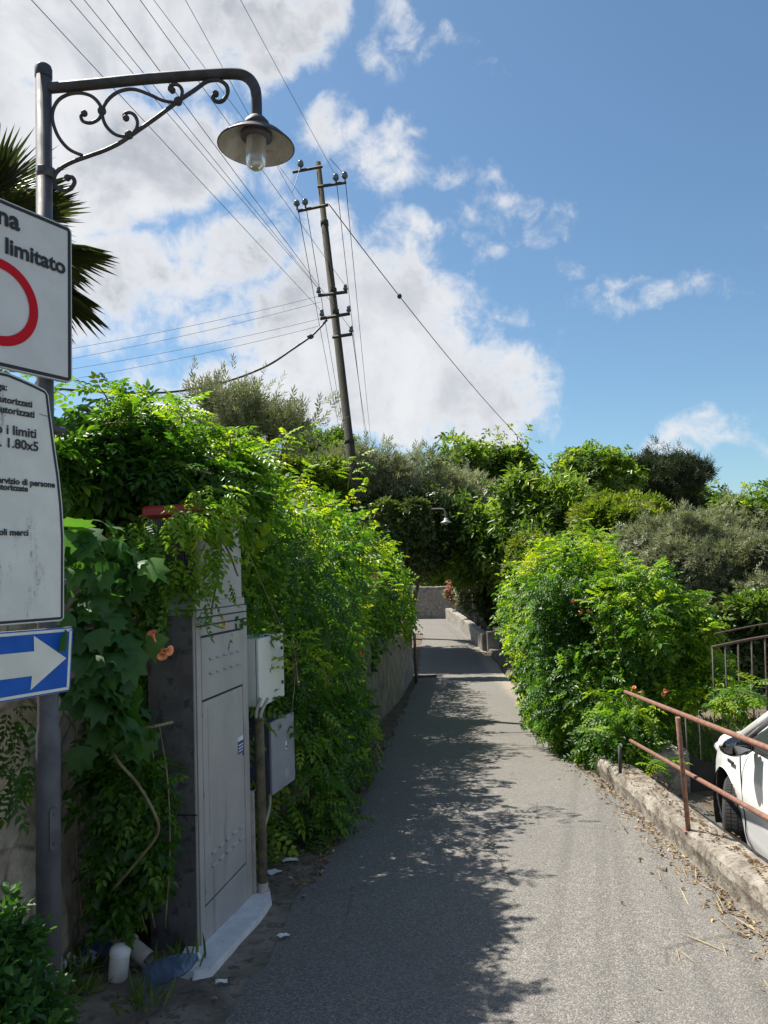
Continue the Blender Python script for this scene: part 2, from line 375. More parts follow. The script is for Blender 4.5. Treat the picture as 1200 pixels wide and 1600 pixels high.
m_lamp = pmat('headlamp_lens', (.55, .58, .60), None, 3, .1)
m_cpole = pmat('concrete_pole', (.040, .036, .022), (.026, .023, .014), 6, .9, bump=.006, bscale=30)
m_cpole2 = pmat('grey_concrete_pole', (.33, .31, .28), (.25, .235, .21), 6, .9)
m_insul = pmat('insulator_glass', (.11, .15, .16), (.07, .09, .10), 12, .2)
m_wire = pmat('wire', (.05, .05, .055), None, 9, .5)
m_cast = pmat('cast_iron', (.05, .048, .046), (.03, .03, .03), 20, .7)
m_sticker_y = pmat('yellow_sticker', (.70, .42, .03), None, 9, .5)
m_sticker_b = pmat('blue_sticker', (.03, .07, .24), None, 9, .5)
m_bottle = bpy.data.materials.new('blue_plastic'); m_bottle.use_nodes = True
_b = m_bottle.node_tree.nodes['Principled BSDF']; _t = NT(m_bottle.node_tree)
_t.put(_b.inputs['Base Color'], _t.mix(_t.noise(_t.new('ShaderNodeTexCoord').outputs['Object'], 8), (.25, .40, .78), (.42, .55, .85)))
_b.inputs['Roughness'].default_value = .12; _b.inputs['Transmission Weight'].default_value = .85; _b.inputs['IOR'].default_value = 1.12; _b.inputs['Alpha'].default_value = .62

# ------------------------------------------------------------ the ground and the lane
_zy = np.array([-60, -8, 0, 20, 25, 31, 42, 60, 140, 900]); _zz = np.array([.5, .5, 0, -1.36, -1.60, -1.55, -.92, -.3, 4., 30.])
def zr(y):
    y = np.asarray(y, float); return sum(np.interp(y+k, _zy, _zz) for k in np.linspace(-1.2, 1.2, 7))/7
def XL(y): return np.interp(y, [-8, 2, 3.45, 5.83, 7.2, 10.3, 25.3, 37, 40, 44], [-1.5, -1.0, -.76, -.56, -.43, -.14, .92, 1.6, -1, -6])
def XR(y): return np.interp(y, [-8, 3.5, 5.67, 8.54, 19, 27, 32, 42.5, 44], [1.3, 1.89, 2.02, 2.2, 3.1, 3.72, 3.85, 3.42, 3.3])
def zright(y): return np.interp(y, [-60, 9, 13, 20, 45, 60, 140, 900], [-.2, -.68, -.85, -1.5, -1.3, -.5, 4, 30])
def zside(x, y):
    "ground height anywhere"
    if x > XR(y)+.15: return float(zright(y))
    return float(zr(y))
ys = np.concatenate([np.linspace(-60, -8, 8), np.arange(-7, 46, .5), np.linspace(47, 140, 30), np.linspace(180, 900, 12)])
G = []
for y in ys:
    l, r = float(XL(min(y, 37))), float(XR(y)); z = float(zr(y)); zq = float(zright(y))
    row = [(x, y, z+.1*max(0, -x-6)**.6-.03) for x in (-500, -150, -60, -30, -15, -9, -6, -4)]
    row += [(l-2.2, y, z-.03), (l-1.0, y, z-.03), (l-.2, y, z-.03), ((l+r)/2, y, z-.05), (r+.10, y, z-.03), (r+.18, y, zq)]
    row += [(r+dx, y, zq+.02*math.sin(y*1.3+dx*3)) for dx in (.6, 1.2, 2, 3, 4.5, 7, 11, 18, 40, 100, 500)]
    G.append(row)
tag(MB().grid(G).build('ground', m_soil), kind='structure')
yr = np.concatenate([np.arange(-7.5, 44.01, .18)]); Rr = []
for y in yr:
    jl = .035*float(fbm([[y*1.7, 3, 0]], 4)[0])+.02*float(vnoise([[y*6, 1, 0]], 5)[0])
    l, r = float(XL(y))+jl, float(XR(y))+.05
    Rr.append([(l+(r-l)*k/10, y, float(zr(y))+.012*math.sin(math.pi*k/10)) for k in range(11)])
tag(MB().grid(Rr).build('lane', m_asphalt), kind='structure')
# strip of broken concrete between the lane and the left wall
Vv = []
for y in np.arange(-7, 7.4, .2):
    l = float(XL(y)); Vv.append([(l+.10-1.4*k/8, y, float(zr(y))-.006+.012*k/8+(.02*float(fbm([[y*2, k*.7, 1]], 9)[0]) if k > 1 else 0)) for k in range(9)])
tag(MB().grid(Vv).build('verge', m_verge), kind='structure')
# paved patch the car stands on
Pp = [[(float(XR(y))+.2+4.2*k/6, y, -.675+.0*k) for k in range(7)] for y in np.arange(-4, 8.2, .5)]
tag(MB().grid(Pp).build('parking_bay', pmat('parking_concrete', (.12, .11, .095), (.07, .065, .055), 3, .95, bump=.01), None), kind='structure')

# ------------------------------------------------------------ foliage
def leaflet(o, d, n, L, W, fold=.35, droop=.25):
    "six points: base, two left, tip, two right; two quads with a fold along the midrib"
    o, d, n = (np.array(a, float) for a in (o, d, n)); s = np.cross(n, d); s /= np.linalg.norm(s)
    b = o; tip = o+d*L-n*L*droop
    P = []
    for t, wd in ((.33, .5), (.66, .36)):
        c = o+d*L*t-n*L*droop*t*t
        P.append((c+s*W*wd+n*W*wd*fold, c-s*W*wd+n*W*wd*fold))
    return [b, P[0][0], P[1][0], tip, P[1][1], P[0][1]], [(0, 3, 2, 1), (0, 5, 4, 3)]
def template(parts):
    V = []; Fc = []
    for v, f in parts: b = len(V); V += v; Fc += [tuple(b+i for i in q) for q in f]
    return np.array(V), np.array(Fc)
def pinnate(pairs=4, droop=.35, W=.15):
    out = []
    for i in range(pairs):
        t = .28+.62*i/(pairs-1); z = -droop*t*t; c = (t, 0, z); k = .33*(1-.35*abs(t-.55)/.45)
        for sd in (1, -1): out.append(leaflet(c, np.array([.45, sd*.9, -.15])/1.02, (0, 0, 1), k, W, .3, .3))
    out.append(leaflet((.93, 0, -droop*.9), np.array([.95, 0, -.3]), (.3, 0, .95), .34, W*1.05, .3, .25))
    return template(out)
def twig(n, L, W, spread=.9, seed=1, fold=.3):
    r = random.Random(seed); out = []
    for i in range(n):
        t = i/(n-1); a = i*2.4+r.uniform(-.4, .4); sp = spread*(1-.5*t)
        d = np.array([1-.45*sp, math.cos(a)*sp, math.sin(a)*sp]); d /= np.linalg.norm(d)
        nn_ = np.cross(d, [0, .3, 1]); nn_ = np.cross(nn_, d); nn_ /= np.linalg.norm(nn_)
        out.append(leaflet((t*.8, 0, -.12*t*t), d, nn_, L*r.uniform(.75, 1.15), W, fold, .15))
    return template(out)
def lobed():
    "broad five-lobed leaf, a fan of quads folded along the midrib and drooping at the rim"
    ang = [-150, -118, -84, -62, -36, -17, 0, 17, 36, 62, 84, 118, 150]; rr = [.42, .55, .80, .58, .86, .62, 1.0, .62, .86, .58, .80, .55, .42]
    V = [np.array([.0, 0, 0])]
    for a, q in zip(ang, rr): x, y = .30+q*.7*math.cos(rad(a)), q*.75*math.sin(rad(a)); V.append(np.array([x, y, .30*abs(y)-.42*(x*x+y*y)+.05*math.sin(9*x)*math.sin(7*y)]))
    V.append(np.array([.32, 0, .02])); c = len(V)-1
    Fc = [(c, i, i+1, i+2) for i in range(1, 12, 2)]+[(c, 13, 0, 1)]
    return np.array(V), np.array(Fc)
T_PIN = pinnate(4); T_PIN_FAR = pinnate(3, .35, .2); T_TWIG = twig(7, .5, .20, .9, 2); T_OLIVE = twig(12, .38, .075, .8, 3, .15)
T_OVAL = twig(6, .55, .30, 1.0, 5); T_NEED = twig(12, .5, .07, 1.1, 8); T_LOB = lobed(); T_BIG = twig(5, .75, .26, 1.0, 6)
def unit(A): return A/np.maximum(np.linalg.norm(A, axis=1, keepdims=True), 1e-9)
def leaves(T, P, A, N, S, tint):
    "place template T at P with axis A, upper side N, size S: arrays for one mesh"
    V, Fc = T; A = unit(A); B = unit(np.cross(N, A)); N = np.cross(A, B); n, k = len(P), len(V)
    W = P[:, None, :]+S[:, None, None]*(V[None, :, 0:1]*A[:, None]+V[None, :, 1:2]*B[:, None]+V[None, :, 2:3]*N[:, None])
    Fo = (Fc[None]+(np.arange(n)*k)[:, None, None]).reshape(-1, Fc.shape[1])
    return W.reshape(-1, 3), Fo, np.repeat(tint, k)
def merge(parts):
    V, Fc, T = [], [], []; b = 0
    for v, f, t in parts: V.append(v); Fc.append(f+b); T.append(t); b += len(v)
    return np.concatenate(V), np.concatenate(Fc), np.concatenate(T)
def shell(ells, n, disp=.25, nscale=1.2, depth=.22, seed=1, clip=None, inner=.8):
    "points on the bumpy outer shell of a union of ellipsoids, with normals"
    E = [(np.array(c, float), np.array(r, float)) for c, r in ells]
    ar = np.array([(r[0]*r[1])**1.6+(r[0]*r[2])**1.6+(r[1]*r[2])**1.6 for c, r in E])**(1/1.6); ar = ar/ar.sum()
    PP, NN = [], []
    for (c, r), a in zip(E, ar):
        k = max(8, int(n*a*1.7)); d = unit(RNG.normal(size=(k, 3)))
        nrm = unit(d/r); P = c+d*r
        P = P+nrm*(disp*fbm(P*nscale, seed, 3))[:, None]-nrm*np.minimum(RNG.exponential(depth, k), .7*r.min())[:, None]
        keep = np.ones(k, bool)
        for c2, r2 in E:
            if c2 is c: continue
            keep &= (((P-c2)/r2)**2).sum(1) > inner**2
        PP.append(P[keep]); NN.append(nrm[keep])
    P = np.concatenate(PP); N = np.concatenate(NN)
    if clip is not None: k = clip(P); P, N = P[k], N[k]
    if len(P) > n: i = RNG.permutation(len(P))[:n]; P, N = P[i], N[i]
    return P, N
def foliage(T, ells, n, size, disp=.25, nscale=1.2, depth=.22, seed=1, clip=None, droop=.5, out=.8, jit=.7, tipbias=.25, flat=.9, inner=.8, facing=True, top=0.):
    P, N = shell(ells, n, disp, nscale, depth, seed, clip, inner)
    if facing:   # the far side of a crown needs fewer leaves
        v = P-CAM; back_ = (N*unit(v)).sum(1) > .35; k = ~back_ | (RNG.random(len(P)) < .45); P, N = P[k], N[k]
    k = len(P); J = RNG.normal(size=(k, 3))*jit
    A = N*out+J; A[:, 2] -= droop
    U_ = N*.9+np.array([0, 0, flat])+RNG.normal(size=(k, 3))*.45
    S = size*RNG.uniform(.6, 1.25, k)
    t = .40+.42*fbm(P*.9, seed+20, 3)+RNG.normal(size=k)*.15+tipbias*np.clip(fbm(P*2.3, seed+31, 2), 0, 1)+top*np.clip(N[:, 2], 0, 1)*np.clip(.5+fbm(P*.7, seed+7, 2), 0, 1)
    return leaves(T, P, A, U_, S, np.clip(t, 0, 1))
def leafobj(name, parts, m, parent=None):
    V, Fc, t = merge(parts); return link(name, np_mesh(name, V, Fc, t), m, parent)
def stems(name, m, parent, ells, n, r=.008, seed=3):
    "thin woody runners that climb through a hedge"
    rr = random.Random(seed); mb = MB()
    for _ in range(n):
        c, q = rr.choice(ells); a = rr.uniform(-2.6, .4); p = [c[0]+q[0]*math.cos(a)*.95, c[1]+q[1]*math.sin(a)*.95, c[2]-q[2]*.6]
        pts = [p]
        for k in range(5):
            pts.append([pts[-1][0]+rr.uniform(-.18, .18), pts[-1][1]+rr.uniform(-.22, .22), pts[-1][2]+rr.uniform(.1, .35)])
        mb.tube(spline(pts, 3), r*rr.uniform(.6, 1.3), 5)
    return mb.build(name, m, parent)
def stem_set(lines, rs, m, parent, most=70, seg=5):
    "each runner a part of its own; past the largest ones the rest is one part"
    for l in lines[:most]: MB().tube(l, rs if np.isscalar(rs) else rs[:len(l)], seg).build('stem', m, parent)
    if len(lines) > most:
        mb = MB()
        for l in lines[most:]: mb.tube(l, rs if np.isscalar(rs) else rs[:len(l)], seg)
        tag(mb.build('thin_stems', m, parent), kind='stuff')
def trumpet(o, d, s, mb):
    d = np.array(d, float); d /= np.linalg.norm(d); M3 = Vector(d).to_track_quat('Z', 'Y').to_matrix()
    mb.lathe([(.08*s, 0), (.10*s, .25*s), (.16*s, .6*s), (.22*s, .8*s), (.42*s, .95*s), (.44*s, .93*s), (.2*s, .78*s)], 10, o, M3)

def limbs(mb, base, tips, r0, seed):
    rr = random.Random(seed); base = np.array(base, float); top = np.mean(np.array(tips), axis=0)
    fork = base+(top-base)*.42+np.array([rr.uniform(-.2, .2), rr.uniform(-.2, .2), 0])
    mb.tube(spline([base, base+(fork-base)*.5+np.array([rr.uniform(-.12, .12), rr.uniform(-.12, .12), 0]), fork], 4), [r0*(1.25-.5*i/8) for i in range(9)], 9)
    for t in tips:
        t = np.array(t, float); mid = fork+(t-fork)*.5+np.array([rr.uniform(-.2, .2), rr.uniform(-.2, .2), rr.uniform(.05, .3)])
        mb.tube(spline([fork, mid, t], 4), [r0*.55*(1-.85*i/8) for i in range(9)], 6)
def tree(name, label, cat, u, v, Y, ru, rv, T, m, n, size, seed, nb=9, base=None, group=None, deep=.85, core=.52, blob=(.3, .48), bz=.85, **kw):
    "trunk, limbs and a crown of many leaf sprays round a crown centre"
    c = at(u, v, Y); RX, RZ = ru*Y/F, rv*Y/F; RY = RX*deep; rr = random.Random(seed); ells = []; tips = []
    for i in range(nb):
        a = rr.uniform(0, 2*math.pi); h = rr.uniform(-.55, .72); q = math.sqrt(max(.05, 1-h*h))*rr.uniform(.4, .78)
        o = np.array([c[0]+RX*q*math.cos(a), c[1]+RY*q*math.sin(a), c[2]+RZ*h*.75]); k = rr.uniform(*blob)
        ells.append((o, (RX*k, RY*k, RZ*k*bz))); tips.append(o)
    ells.append((c, (RX*core, RY*core, RZ*core)))
    bx, by = (c[0], c[1]) if base is None else base
    root = thing(name, label, cat, (bx, by, zside(bx, by)), group=group)
    kw = {**dict(disp=.22*RX*.5, nscale=2.2/max(RX, .5), depth=.16*RX*.5, droop=.3), **kw}
    V, Fc, t = foliage(T, ells, n, size, seed=seed, **kw)
    # stray sprays outside the dense crown make the outline ragged
    kw2 = {**kw, 'disp': kw['disp']*1.5+.10*RX, 'depth': .03, 'seed': seed+3, 'nscale': kw['nscale']*1.6}; kw2.pop('facing', None)
    V, Fc, t = merge([(V, Fc, t), foliage(T, [(a, np.array(b)*1.06) for a, b in ells], int(n*.16), size, **kw2)])
    V = V-np.array(root.location)
    link('crown', np_mesh('crown', V, Fc, t), m, root)
    mb = MB(); off = np.array(root.location); limbs(mb, (0, 0, -.1), [t_-off for t_ in tips], .05*RX+.05, seed); mb.build('trunk', m_bark, root)
    return root

# ------------------------------------------------------------ walls
def wall_mesh(path, z0, z1, th, amp=.03, step=.2, seed=1, vz=8):
    "rough free-standing wall along a path [(x, y)], thickness th to the left of it; z0, z1 functions of (x, y)"
    P = []; acc = spline([(*p, 0) for p in path], 12) if len(path) > 2 else [np.array([path[0][0]+(path[1][0]-path[0][0])*k/24, path[0][1]+(path[1][1]-path[0][1])*k/24, 0]) for k in range(25)]
    rows = []
    for i, p in enumerate(acc):
        a, b = acc[max(i-1, 0)], acc[min(i+1, len(acc)-1)]; d = (b-a)/max(np.linalg.norm(b-a), 1e-6); n = np.array([-d[1], d[0], 0])
        lo, hi = z0(p[0], p[1]), z1(p[0], p[1])+amp*.8*float(fbm([[p[0]*1.5, p[1]*1.5, seed]], seed)[0]); row = []
        for k in range(vz+1):
            z = lo+(hi-lo)*k/vz; o = amp*float(fbm([[p[0]*2.2, p[1]*2.2, z*2.2]], seed+3)[0]); row.append(p-n*o+np.array([0, 0, z]))
        for k in (.08, .5, .92): row.append(p+n*th*k+np.array([0, 0, hi+.03+amp*.5*float(vnoise([[p[0]*4, p[1]*4, k*9]], seed)[0])]))
        row += [p+n*th+np.array([0, 0, hi]), p+n*th+np.array([0, 0, lo])]; rows.append(row)
    mb = MB().grid(rows, smooth=False); m = len(rows[0]); mb.add(rows[0], [tuple(range(m))[::-1]]); mb.add(rows[-1], [tuple(range(m))]); return mb

w1 = wall_mesh([(float(XL(y))-float(np.interp(y, [6, 10, 13, 17, 25], [.62, .52, .40, .24, .16])), y) for y in (5.3, 6.5, 8, 10, 13, 17, 21, 25.2)], lambda x, y: float(zr(y))-.15, lambda x, y: float(zr(y))+1.45, .35, .03, seed=3).build('retaining_wall', m_wallc)
tag(w1, 'long rough rendered wall under the trumpet vine hedge along the left lane edge', 'wall')
w2 = wall_mesh([(-1.86, 1.2), (-1.80, 3.0), (-1.74, 4.6), (-1.62, 6.0)], lambda x, y: float(zr(y))-.15, lambda x, y: float(zr(y))+2.0, .4, .075, seed=8, vz=14).build('rubble_wall', m_rubble)
tag(w2, 'beige rubble wall with crumbling plaster behind the street lamp pole', 'wall')
w3 = wall_mesh([(6.5, 42.6), (3.2, 43.9), (0, 44.6), (-4, 44.8)], lambda x, y: float(zr(y))-.2, lambda x, y: float(zr(y))+1.75, .4, .05, seed=12).build('stone_wall', m_stone)
tag(w3, 'grey stone wall closing the lane at its far bend', 'wall')
lowp = [(4.06, 31.3), (3.98, 34), (3.83, 37), (3.66, 40), (3.46, 42.4)]
w4 = wall_mesh(lowp[::-1], lambda x, y: float(zr(y))-.1, lambda x, y: float(zr(y))+.62, -.3, .03, seed=14)
w4 = w4.build('low_wall', m_wallc); tag(w4, 'low rendered wall with a pillar along the right side of the far lane', 'wall')
MB().box((3.93, 31.0, float(zr(31))-.1), (4.40, 31.5, float(zr(31))+.80), .03).build('pillar', m_wallc, w4)
# wire mesh fence on the low wall
fb = thing('mesh_fence', 'dark wire mesh fence standing on the low wall far down the lane', 'fence', (4.15, 31.6, float(zr(31.6))+.6))
mb = MB(); fo = np.array(fb.location)
fl = [np.array([4.22-.055*(y-31.6), y, float(zr(y))+.6]) for y in np.arange(31.6, 40.7, 1.5)]
for p in fl:
    MB().tube([p-fo, p-fo+np.array([0, 0, 1.25])], .03, 6).build('post', m_cast, fb)
for a, b in zip(fl[:-1], fl[1:]):
    for k in range(0, 13): mb.tube([a+(b-a)*k/12-fo, a+(b-a)*k/12-fo+np.array([0, 0, 1.2])], .008, 4)
    for h in np.arange(.1, 1.25, .14): mb.tube([a-fo+np.array([0, 0, h]), b-fo+np.array([0, 0, h])], .008, 4)
mb.build('mesh_panel', m_cast, fb)
# tall garden fence posts in the sun beyond it
gp = MB(); p = at(716, 955, 40.5); z0 = float(zr(40.5)); gp.box((p[0]-.05, 40.45, z0), (p[0]+.05, 40.55, z0+2.3), .01)
tag(gp.build('fence_post', m_wallc), 'pale square post on the low wall beside the pink blossom bush', 'post')
# drainpipe at the far end of the retaining wall
p = at(649, 1030, 22.6); dz = float(zr(22.6))
dp = MB().tube([(p[0], 22.6, dz-.05), (p[0], 22.6, dz+1.4)], .042, 10); dp.box((p[0]-.08, 22.5, dz+.7), (p[0]+.02, 22.64, dz+.74))
tag(dp.build('drainpipe', m_bark), 'dark upright drainpipe against the end of the retaining wall', 'pipe')
# manhole cover
p = np.array([1.25, 24.4, float(zr(24.4))+.012])
mh = thing('manhole_cover', 'dark iron drain cover set in the lane near the end of the left wall', 'drain cover', p)
MB().box((-.42, -.32, -.02), (.42, .32, .006), .004).build('frame', m_cast, mh)
cv = MB()
for k in range(7): cv.box((-.36, -.27+k*.08, .004), (.36, -.22+k*.08, .014), .003)
cv.build('grate', m_groove, mh)

# ------------------------------------------------------------ kerb parapet and railing on the right
def kerb():
    rows = []; nn_ = 0
    for y in np.arange(-2.5, 8.75, .06):
        x = float(XR(y)); z = float(zr(y)); q = lambda k, s=14: .008*float(fbm([[x*3, y*s, k*2.3]], 21, 3)[0])
        chip = -.03*max(0, float(fbm([[y*3.1, 7, 2]], 33)[0])-.15)
        h = .185
        rows.append([(x+.02+q(1), y, z-.12), (x+.01+q(2), y, z+.05), (x+q(3), y, z+h*.6+q(9)), (x+.012+q(4)-chip, y, z+h-.015+q(4)+chip), (x+.035+q(5)-chip, y, z+h+q(5)),
                     (x+.10, y, z+h+.006+q(6)), (x+.19, y, z+h+.004+q(7)), (x+.265+q(8, 3), y, z+h+q(8)), (x+.285+q(8, 3), y, z+h-.02), (x+.29, y, min(z-.1, -.8))])
    mb = MB().grid(rows, smooth=False); m = len(rows[0]); mb.add(rows[0], [tuple(range(m))[::-1]]); mb.add(rows[-1], [tuple(range(m))]); return mb
tag(kerb().build('parapet', m_conc), 'low weathered concrete kerb carrying the rusty railing beside the parked car', 'kerb wall')
def kx(y): return float(XR(y))+.13
def kz(y): return float(zr(y))+.185
rl = thing('railing', 'rusty red pipe railing with two rails on the concrete kerb', 'railing', (kx(5.29), 5.29, kz(5.29)))
ro = np.array(rl.location); pt = at(1059, 1121, 5.33)
t0, t1 = at(977, 1081, 7.3), at(1200, 1169, 4.18); m0, m1 = at(985, 1157, 7.3), at(1200, 1279, 4.18)
def ext(a, b, k): return b+(b-a)*k
pY = 5.0
for _ in range(30): pY = 5.0+(pY-5.0)*.5+.5*((CAM[2]-kz(pY)+.012)*ray(1076, 1298)[1]/-ray(1076, 1298)[2]-5.0)
pb = at(1076, 1298, pY); pm = pb+(pt-pb)*((1298-1212)/(1298-1121.))
MB().tube([t0-ro, ext(t0, t1, .75)-ro], .0175, 10).build('top_rail', m_rust, rl)
MB().tube([m0-ro, ext(m0, m1, .75)-ro], .0155, 10).build('middle_rail', m_rust, rl)
def flat_post(b, t):
    mb = MB(); mb.tube([b-ro-np.array([0, 0, .04]), t-ro], .017, 8); mb.lathe([(.0, .004), (.034, .006), (.04, 0)], 12, b-ro); return mb
flat_post(pb, pt).build('post', m_rust, rl)
pn = ext(t0, t1, .62); flat_post(np.array([pn[0]+.02, pn[1], kz(pn[1])]), pn).build('post', m_rust, rl)
b2 = at(969, 1210, 7.6); t2 = at(968, 1165, 7.6); flat_post(b2, t2).build('post', m_cast, rl)

# ------------------------------------------------------------ gate behind the car
GY = 8.1
gt = thing('iron_gate', 'tall dark iron gate with arched top and black sheet tied to its lower half', 'gate', at(1120, 1270, GY))
go = np.array(gt.location)
def gpnt(u, v, dy=0): return at(u, v, GY+dy)-go
bars = [1077, 1098, 1119, 1139, 1159, 1180, 1201, 1222, 1243, 1264]
top = lambda u: 1060-.0*u if u < 1110 else 1012-24*math.sin(min(1., (u-1110)/170)*math.pi/2)
for u in bars:
    tp = top(u) if u > 1110 else 1120
    MB().tube([gpnt(u-6, tp), gpnt(u+4, 1290)], .0085, 6).build('bar', m_rustbar if u > 1140 else m_blackbar, gt)
MB().tube(spline([gpnt(u, top(max(u, 1112))) for u in (1112, 1140, 1170, 1200, 1235, 1275)], 4), .016, 6).build('arched_rail', m_rustbar, gt)
MB().tube(spline([gpnt(u, top(u)-20) for u in (1116, 1140, 1170, 1200, 1235, 1275)], 4), .009, 6).build('arched_rail', m_rustbar, gt)
MB().tube([gpnt(1068, 1283), gpnt(1285, 1283)], .016, 6).build('bottom_rail', m_blackbar, gt)
MB().tube([gpnt(1062, 1150), gpnt(1068, 1300)], .03, 8).build('gate_post', m_blackbar, gt)
sh = []
for k in range(25):
    u = 1058+9*k; s = k/24; tv = 1163+28*math.sin(min(1, s*3)*math.pi/2)+4*math.sin(s*9)
    sh.append([gpnt(u, tv+(1284-tv)*j/8, -.03-.015*math.sin(k*1.9+j*.5)) for j in range(9)])
MB().grid(sh).build('black_sheet', m_tarp, gt)
# masonry pier beside the gate
pr = wall_mesh([(2.62, 7.95), (3.02, 8.05)], lambda x, y: -.78, lambda x, y: -.27, .4, .03, seed=17).build('masonry_pier', m_conc)
tag(pr, 'short grey masonry gate pier half hidden under the right hedge', 'pier')

# ------------------------------------------------------------ left: the long trumpet vine hedge
def seg(y, dx, dz, rx, ry, rz): return (np.array([float(XL(y))+dx, y, float(zr(y))+dz]), (rx, ry, rz))
lh = []; rr = random.Random(5)
for y in np.arange(5.4, 24.6, 1.15):
    topz = np.interp(y, [5, 8, 13, 20, 25], [2.75, 2.75, 2.75, 2.5, 2.05]); h = topz-float(zr(y))
    lh.append(seg(y, -1.12+rr.uniform(-.12, .12), h*.60, 1.12, 1.1, h*.40+rr.uniform(-.12, .12)))
    lh.append(seg(y+.5, -2.0+rr.uniform(-.2, .2), h*.66, 1.1, 1.1, h*.36+rr.uniform(-.1, .15)))
low = [seg(y, -.50, .40, .50+.03*i, .70, .95) for i, y in enumerate((6.35, 6.9, 7.5, 8.1, 8.8, 9.4))]+[seg(y, -.85, .9, .5, .5, .8) for y in (5.9, 6.3)]
midl = [seg(y, -.62, 1.35, .62, .9, .75) for y in (6.2, 7.6, 9, 10.5, 12, 14)]
LHE = lh+low+midl
def lclip(P):
    y = P[:, 1]; z = P[:, 2]-zr(y)
    zb = np.interp(y, [5, 8.9, 9.8, 12, 16, 20, 25], [0, .02, .75, 1.1, 1.25, 1.3, 1.2])+.25*fbm(np.stack([y*1.3, y*0, y*0], 1), 77)
    edge = P[:, 0] < np.interp(y, [5, 6, 8.6, 9.6, 11, 14, 25], [-.15, .02, .08, -.24, -.42, -.30, .10])+np.clip(z-1.3, 0, .8)*.28+XL(y)+.16*fbm(P*1.1, 61)
    clear = (y > 6.0) | (P[:, 0] < -1.14+.17*(y-4.2)) | ((y > 5.9) & (P[:, 0] < XL(y)-.15))
    return (z > zb) & edge & clear
hd = thing('vine_hedge', 'long trumpet vine hedge spilling over the left wall along the shaded side of the lane', 'hedge', (-.9, 8, float(zr(8))), group=None)
ho = np.array(hd.location)
fp = []
nearE = [e for e in LHE if e[0][1] < 11.5]; farE = [e for e in LHE if e[0][1] >= 10.4]
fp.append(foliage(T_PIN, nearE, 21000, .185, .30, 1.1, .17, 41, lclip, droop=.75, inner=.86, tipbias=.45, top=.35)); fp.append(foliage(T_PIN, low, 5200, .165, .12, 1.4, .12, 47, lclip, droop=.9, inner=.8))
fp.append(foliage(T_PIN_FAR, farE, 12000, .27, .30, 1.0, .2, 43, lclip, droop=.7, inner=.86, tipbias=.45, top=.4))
fp.append(foliage(T_OVAL, LHE, 8000, .20, .05, 1., .5, 45, lclip, droop=.4, inner=.6))
# long arching shoots above the top
def shoots(bases, n, L, seed, T=T_PIN, size=.17, up=1.0, per=9, tm=.70):
    r = np.random.default_rng(seed); P, A, N = [], [], []; lines = []
    for b in bases:
        for _ in range(n):
            d = unit(np.array([[r.normal()*.5, r.normal()*.5, up]]))[0]; l = L*r.uniform(.5, 1.2); c = np.array(b)+r.normal(size=3)*[.16, .25, .04]; pts = []
            for k in range(per+1):
                t = k/per; p = c+d*l*t+np.array([d[0]*.5*l*t*t, d[1]*.5*l*t*t, -.35*l*t*t]); pts.append(p)
                if k > 1:
                    for sd in (1, -1):
                        s = np.cross(d, [0, 0, 1.]); s /= max(np.linalg.norm(s), .1); P.append(p); A.append(s*sd+d*.7+r.normal(size=3)*.3+np.array([0, 0, -.2])); N.append(np.array([0, 0, 1.])+d*.3+r.normal(size=3)*.25)
            lines.append(pts)
    P, A, N = map(np.array, (P, A, N)); k = len(P)
    return leaves(T, P, A, N, size*r.uniform(.6, 1.15, k), np.clip(r.normal(tm, .16, k), 0, 1)), lines
bs = [np.array([float(XL(y))-1.1+.5*math.sin(y*3), y, np.interp(y, [5, 13, 25], [2.55, 2.6, 1.9])]) for y in np.arange(5.2, 24, .75)]
bs += [np.array([float(XL(y))-.05, y, .6+.8*math.sin(y*2.2)**2]) for y in np.arange(6, 9.4, 1.1)]
sf, ln = shoots(bs, 3, .6, 7); fp.append(sf)
V, Fc, t = merge(fp); link('foliage', np_mesh('foliage', V-ho, Fc, t), m_vine, hd)
SL = [[p-ho for p in l] for l in ln[::-1]]; RW = []
for _ in range(46):
    y = rr.uniform(5.6, 11); x = float(XL(y))-rr.uniform(.0, .35); z = float(zr(y))+rr.uniform(.2, 1.2)
    RW.append([q-ho for q in spline([(x, y, z), (x+.03, y-rr.uniform(.0, .3), z+.4), (x-.1, y-rr.uniform(.1, .5), z+.9), (x-.2, y-rr.uniform(.2, .7), z+1.25)], 4)])
stem_set(RW[:8], .0034, m_stem, hd, 46); stem_set(SL, [.006*(1-.7*i/9) for i in range(10)], m_stem, hd, 40, 4)
for (u, v, Y) in ((586, 902, 10.5), (566, 1020, 9.4)):
    mb = MB(); c = at(u, v, Y)
    for k in range(3): trumpet(c-ho+np.array([.03*k-.03, -.03, .02*k]), (.4-.4*k, -.8, .1*k-.1), .075, mb)
    mb.build('flower', m_flower, hd)

# vine growing over the cabinet top, sparse shoots above
cv = thing('overhanging_vine', 'dark vine canopy draped over the top of the grey cabinet', 'climbing plant', (-1.9, 4.6, .2)); co_ = np.array(cv.location)
def pe(u, v, Y, ru, rv, ry): c = at(u, v, Y); return (c, (ru*Y/F, ry, rv*Y/F))
CE = [pe(170, 745, 4.75, 95, 62, .5), pe(270, 752, 5.0, 80, 42, .55), pe(115, 730, 4.4, 50, 50, .4), pe(350, 780, 5.4, 50, 55, .5), pe(330, 735, 5.7, 75, 42, .6), pe(150, 830, 4.9, 60, 90, .3), pe(215, 700, 4.9, 70, 42, .45), pe(120, 900, 4.9, 60, 120, .3)]
fp = [foliage(T_PIN, CE, 5200, .17, .10, 1.6, .12, 51, None, droop=.7, tipbias=.25), foliage(T_OVAL, CE, 1800, .17, .03, 1., .25, 52, None)]
